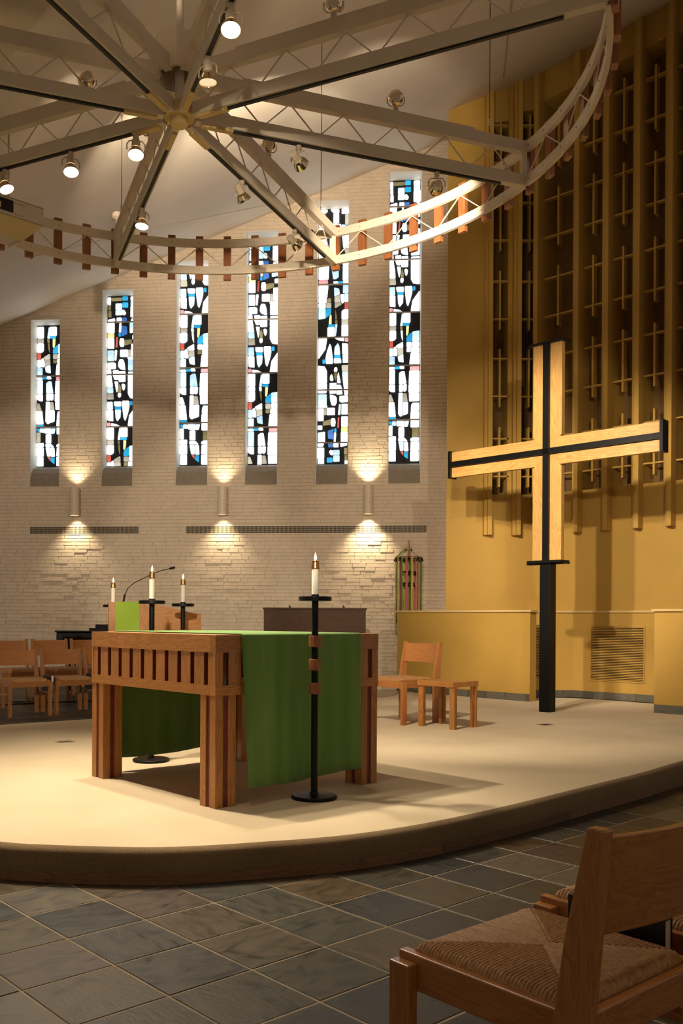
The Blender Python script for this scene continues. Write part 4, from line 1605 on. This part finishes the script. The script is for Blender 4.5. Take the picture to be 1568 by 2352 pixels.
bm_block = MB().cbox((0, 0, 0), (0.066, 0.034, 0.385)).mesh('wood_block', M['block'])
for k in range(8):
    a0 = BASE + k * PI / 4
    a1 = a0 + PI / 4
    ga = 0.006
    for z in (0, DZ):
        arcbar(RR, a0 + ga, a1 - ga, z, 0.03, 0.068).build('ring_chord', 'cream', ring)
        mbn = MB()
        for q in range(8):
            a = a0 + (q + 0.0) * PI / 32 if q else a0 + 0.02
            c = Vector(pol(a, RR - 0.0155, z))
            mbn.cbox(c, (0.008, 0.008, 0.008))
        mbn.build('chord_bolts', 'vent', ring)['kind'] = 'stuff'
    for q in range(8):
        a = a0 + q * PI / 32
        o = mkobj('wood_block', bm_block, ring, pol(a, RR + 0.034, DZ / 2))
        o.rotation_euler = (0, 0, -a)
    for q in range(4):
        a = a0 + q * PI / 16
        for p_, q_ in (((a + 0.01, 0.03), (a + PI / 32, DZ - 0.03)), ((a + PI / 32, DZ - 0.03), (a + PI / 16 - 0.01, 0.03))):
            MB().bar(pol(p_[0], RR, p_[1]), pol(q_[0], RR, q_[1]), 0.007, 0.007).build('ring_web_rod', 'cream', ring)
    # spoke
    d = Vector((math.sin(a0), math.cos(a0), 0))
    r0, r1 = 0.10, RR - 0.01
    for z in (0, DZ):
        MB().bar(d * (r0 if z == 0 else 0.12) + Vector((0, 0, z)), d * r1 + Vector((0, 0, z)), 0.05, 0.078).build('spoke_chord', 'cream', ring)
    MB().bar(d * (RR - 0.02) + Vector((0, 0, -0.035)), d * (RR - 0.02) + Vector((0, 0, DZ + 0.035)), 0.035, 0.035).build('end_post', 'cream', ring)
    MB().bar(d * 0.34 + Vector((0, 0, -0.045)), d * (RR * 0.915) + Vector((0, 0, -0.045)), 0.020, 0.014).build('lamp_track', 'track', ring)
    MB().bar(d * 0.14 + Vector((0, 0, -0.046)), d * 0.34 + Vector((0, 0, -0.046)), 0.036, 0.020).build('track_cover', 'cap', ring)
    MB().bar(d * 0.40 + Vector((0, 0, DZ + 0.049)), d * (RR * 0.83) + Vector((0, 0, DZ + 0.049)), 0.036, 0.020).build('lamp_track', 'cream', ring)
    nw = 6
    for q in range(nw):
        ra = 0.16 + (r1 - 0.24) * q / nw
        rbq = 0.16 + (r1 - 0.24) * (q + 0.5) / nw
        rc = 0.16 + (r1 - 0.24) * (q + 1) / nw
        MB().bar(d * (ra + 0.015) + Vector((0, 0, 0.035)), d * rbq + Vector((0, 0, DZ - 0.035)), 0.007, 0.007).build('spoke_web_rod', 'cream', ring)
        MB().bar(d * rbq + Vector((0, 0, DZ - 0.035)), d * (rc - 0.015) + Vector((0, 0, 0.035)), 0.007, 0.007).build('spoke_web_rod', 'cream', ring)
    # suspension cable to the ceiling
    e_ = d * (RR * 0.88)
    zz = ceil_z(HUB.x + e_.x, HUB.y + e_.y) - ZL
    MB().tube([e_ + Vector((0, 0, DZ + 0.03)), e_ + Vector((0, 0, zz))], 0.003, 5).build('suspension_cable', 'bronze', ring)
    MB().tube([e_ + Vector((0, 0, DZ + 0.10)), e_ + Vector((0, 0, DZ + 0.15))], 0.008, 6).build('turnbuckle', 'lampmetal', ring)
# hub
MB().lathe([(0, -0.075), (0.045, -0.075), (0.053, -0.07), (0.055, -0.03), (0.095, -0.028), (0.10, 0.038), (0.0, 0.04)], 24).build('hub_cap', 'cap', ring)
MB().lathe([(0.028, 0.0), (0.028, DZ + 0.02)], 12).build('hub_post', 'cream', ring)
MB().lathe([(0.145, DZ - 0.03), (0.165, DZ - 0.03), (0.165, DZ + 0.19), (0.0, DZ + 0.19), (0.0, DZ + 0.17), (0.145, DZ + 0.17), (0.145, DZ - 0.03)], 8, smooth=False, caps=False).build('hub_collar', 'cream', ring)
MB().lathe([(0.022, DZ + 0.19), (0.022, ceil_z(HUB.x, HUB.y) - ZL)], 12).build('hanger_tube', 'cream', ring)


# ---- track lamps
def track_lamp(k, r, aim, label, top=False, lit=True, energy=0, cone=50, blend=0.6, color=WARM):
    a = BASE + k * PI / 4
    d = Vector((math.sin(a), math.cos(a), 0))
    z = (ZU + 0.059) if top else (ZL - 0.055)
    p = Vector((HUB.x, HUB.y, 0)) + d * r + Vector((0, 0, z))
    t = thing('track_lamp', label, 'spotlight', p, 0.0, 'adjustable track spotlights')
    t.scale = (0.72, 0.72, 0.72)
    sg = 1 if top else -1
    MB().lathe([(0.026, 0), (0.026, sg * 0.035), (0.012, sg * 0.04), (0.012, sg * 0.055), (0, sg * 0.055)], 12).build('track_adapter', 'lampmetal', t)
    ctr = Vector((0, 0, sg * 0.135))
    ax = (Vector(aim) - (p + ctr)).normalized()
    q = ax.to_track_quat('Z', 'Y').to_matrix().to_4x4()
    # yoke
    hx = Vector((ax.y, -ax.x, 0))
    hx = hx.normalized() if hx.length > 1e-3 else Vector((1, 0, 0))
    wv = hx * 0.078
    MB().tube([wv + ctr, wv + Vector((0, 0, sg * 0.085)), wv * 0.7 + Vector((0, 0, sg * 0.055)), wv * -0.7 + Vector((0, 0, sg * 0.055)), wv * -1 + Vector((0, 0, sg * 0.085)), wv * -1 + ctr], 0.006, 6).build('yoke', 'lampmetal', t)
    body = bpy.data.objects.new('lamp_body', MB().lathe([(0.0, -0.105), (0.034, -0.105), (0.037, -0.10), (0.037, -0.02), (0.040, -0.018)], 20, caps=False).mesh('lamp_body', M['lampmetal']))
    COL.objects.link(body)
    body.parent = t
    body.matrix_local = Matrix.Translation(ctr) @ q
    MB().lathe([(0.034, -0.02), (0.050, 0.0), (0.066, 0.035), (0.070, 0.055), (0.066, 0.054), (0.061, 0.034), (0.045, 0.0), (0.030, -0.015)], 24, caps=False).build('reflector_shell', 'reflector', body)
    MB().lathe([(0.0, 0.052), (0.035, 0.050), (0.064, 0.044)], 20, caps=False).build('lens', 'bulb' if lit else 'bulb_dim', body)
    if energy:
        pos = p + (ctr + ax * 0.065) * 0.72
        lamp('lamp_beam', 'SPOT', pos, energy, color, t, target=aim, size=0.05, cone=cone, blend=blend)
    return t


# spoke index: 0 = -19.6deg, 1 = 25.4, 2 = 70.4, 3 = 115.4, 4 = 160.4, 5 = 205.4, 6 = 250.4, 7 = 295.4
track_lamp(7, 0.32, (-0.75, 4.4, 0.2), 'lit spotlight nearest the hub on the left spoke', energy=140, cone=70)
track_lamp(7, 0.83, (-1.0, 4.9, 0.2), 'brightest spotlight glowing in the middle of the left spoke', energy=300, cone=75)
track_lamp(7, 1.39, (-0.3, 5.7, 0.2), 'lit spotlight above the projector housing at the left edge', energy=620, cone=86)
track_lamp(0, 1.23, (-1.3, 6.2, 0.2), 'lit spotlight pointing straight down above the ring far side', energy=420, cone=80)
track_lamp(1, 0.81, (2.0, 9.2, 0.2), 'unlit looking spotlight hanging halfway along the spoke toward the tall windows', lit=False, energy=750, cone=58)
track_lamp(1, 1.68, (3.2, 10.9, 2.7), 'cream spotlight near the ring joint in front of the fifth window', lit=False, energy=750, cone=40)
track_lamp(2, 0.78, (3.1, 10.8, 2.63), 'spotlight with bright reflector rim under the right spoke', lit=False, energy=1300, cone=40)
track_lamp(2, 1.78, (0.95, 7.75, 4.47), 'spotlight hanging just left of the ring joint by the yellow wall', lit=False, energy=260, cone=80)
track_lamp(4, 0.69, (-0.3, 5.2, 0.2), 'spotlight hanging behind the hub pointing down', lit=False, energy=60, cone=80)
track_lamp(4, 1.14, (-0.2, 3.2, 0.0), 'lit spotlight right of the hub at the top of the picture', energy=30, cone=60)
track_lamp(6, 1.55, (-1.4, 3.2, 0.0), 'lit spotlight at the top left corner of the picture', energy=30, cone=60)
track_lamp(2, 1.47, (1.3, 13.6, 8.5), 'spotlight standing on top of the right spoke pointing up', top=True, lit=False, energy=950, cone=26)
track_lamp(1, 1.22, (-0.5, 12.8, 7.6), 'small brass spotlight standing on top of the far right spoke', top=True, lit=False, energy=1500, cone=38)
track_lamp(7, 0.70, (-3.2, 12.2, 6.6), 'small round spotlight standing on top of the left spoke', top=True, lit=False, energy=50, cone=36)
track_lamp(0, 0.94, (-1.6, 12.2, 6.85), 'small spotlight half hidden behind the spoke below the hub', top=True, lit=False, energy=900, cone=36)
track_lamp(3, 1.02, (0.6, 8.0, 6.5), 'spotlight cropped by the top picture edge above the right spokes', top=True, lit=False, energy=40, cone=50)
track_lamp(5, 0.7, (-0.75, 5.3, 5.6), 'added unseen uplight for the ceiling above the hub', top=True, lit=False, energy=30, cone=110)  # invented lamp out of frame, added for ceiling glow near the hub

# ================================================================== PENDANT
pp = Vector((-2.152, 11.268, 0))
cz_ = ceil_z(pp.x, pp.y)
pen = thing('pendant_lamp', 'small cylinder pendant lamp hanging from the ceiling behind the ring', 'pendant lamp', (pp.x, pp.y, cz_ - 0.01))
MB().lathe([(0.0, 0.0), (0.055, 0.0), (0.055, -0.06), (0.01, -0.08), (0, -0.08)][::-1], 20).build('canopy', 'cream', pen)
MB().lathe([(0.007, -0.28), (0.007, -0.06)], 8).build('stem', 'lampmetal', pen)
MB().lathe([(0.058, -0.53), (0.058, -0.28), (0.0, -0.27)], 20, caps=False).build('shade', 'cream', pen)
MB().lathe([(0.0, -0.52), (0.05, -0.52)], 20, caps=False).build('lens', 'bulb', pen)
lamp('pendant_beam', 'SPOT', (pp.x, pp.y, cz_ - 0.56), 60, WARM, pen, target=(pp.x, pp.y, 0), size=0.05, cone=80, blend=0.6)

# ================================================================== PROJECTOR HOUSING
dirv = Vector((-0.246, -0.223)).normalized()
prz = math.atan2(-dirv.y, -dirv.x)
prj = thing('projector_housing', 'white projector housing with a black window under the ring at left', 'projector', (-1.79, 6.60, 4.106), prz)
# local -x runs to the left along the face, +y is away from the viewer
MB().prism_y([(-0.95, 0.0), (0.0, 0.0), (0.0, 0.135), (-0.95, 0.135)], 0.0, 0.012).build('front_panel', 'cream', prj)
MB().add([(-0.95, 0.0, 0.0), (0, 0.0, 0.0), (-0.02, 0.30, -0.02), (-0.95, 0.30, -0.02), (-0.95, 0.0, 0.008), (0, 0.0, 0.008), (-0.02, 0.30, -0.012), (-0.95, 0.30, -0.012)],
         [(3, 2, 1, 0), (4, 5, 6, 7), (0, 1, 5, 4), (1, 2, 6, 5), (2, 3, 7, 6), (3, 0, 4, 7)]).build('bottom_panel', 'proj_tan', prj)
MB().box(-0.95, 0.0, 0.0, 0.30, 0.127, 0.135).build('top_panel', 'cream', prj)
wn = MB().box(-0.60, -0.235, -0.006, 0.0, 0.028, 0.112).build('window', 'blackgloss', prj)
MB().box(-0.50, -0.44, -0.010, -0.006, 0.05, 0.09).build('lens_port', 'vent', wn)
MB().box(-0.37, -0.33, -0.010, -0.006, 0.04, 0.08).build('lens_port', 'lampmetal', wn)
for x in (-0.215, -0.19, -0.165):
    for z in (0.02, 0.10):
        MB().box(x - 0.005, x + 0.005, -0.002, 0.0, z, z + 0.010).build('rivet', 'vent', prj)
for x in (-0.2, -0.75):
    MB().tube([(x, 0.15, 0.135), (x, 0.15, 0.80)], 0.008, 6).build('hanger_rod', 'lampmetal', prj)
MB().bar((-0.03, 0.30, -0.02), (-0.10, 0.37, -0.06), 0.02, 0.03).build('bracket', 'cream', prj)

# ================================================================== SMALL FLOOR THINGS
for (x, y, lab) in ((2.70, 9.45, 'small metal floor box set in the carpet near the cross'), (-1.94, 7.94, 'small metal floor box set in the carpet left of the altar')):
    t = thing('floor_box', lab, 'floor outlet', (x, y, PZ), 0.6)
    MB().box(-0.07, 0.07, -0.05, 0.05, 0.0005, 0.004).build('plate', 'vent', t)
    MB().box(-0.05, 0.05, -0.03, 0.03, 0.004, 0.006).build('lid', 'bronze', t)
cab = MB().tube([(-4.6, 13.0, 0.008), (-4.0, 13.1, 0.008), (-3.55, 13.35, 0.008), (-3.75, 13.6, 0.008), (-4.1, 13.5, 0.008), (-3.9, 13.25, 0.008), (-3.2, 13.6, 0.008), (-2.6, 14.0, 0.008)], 0.008, 6).build('floor_cable', 'rubber')
tag(cab, 'black cable lying on the slate floor under the left chairs', 'cable')
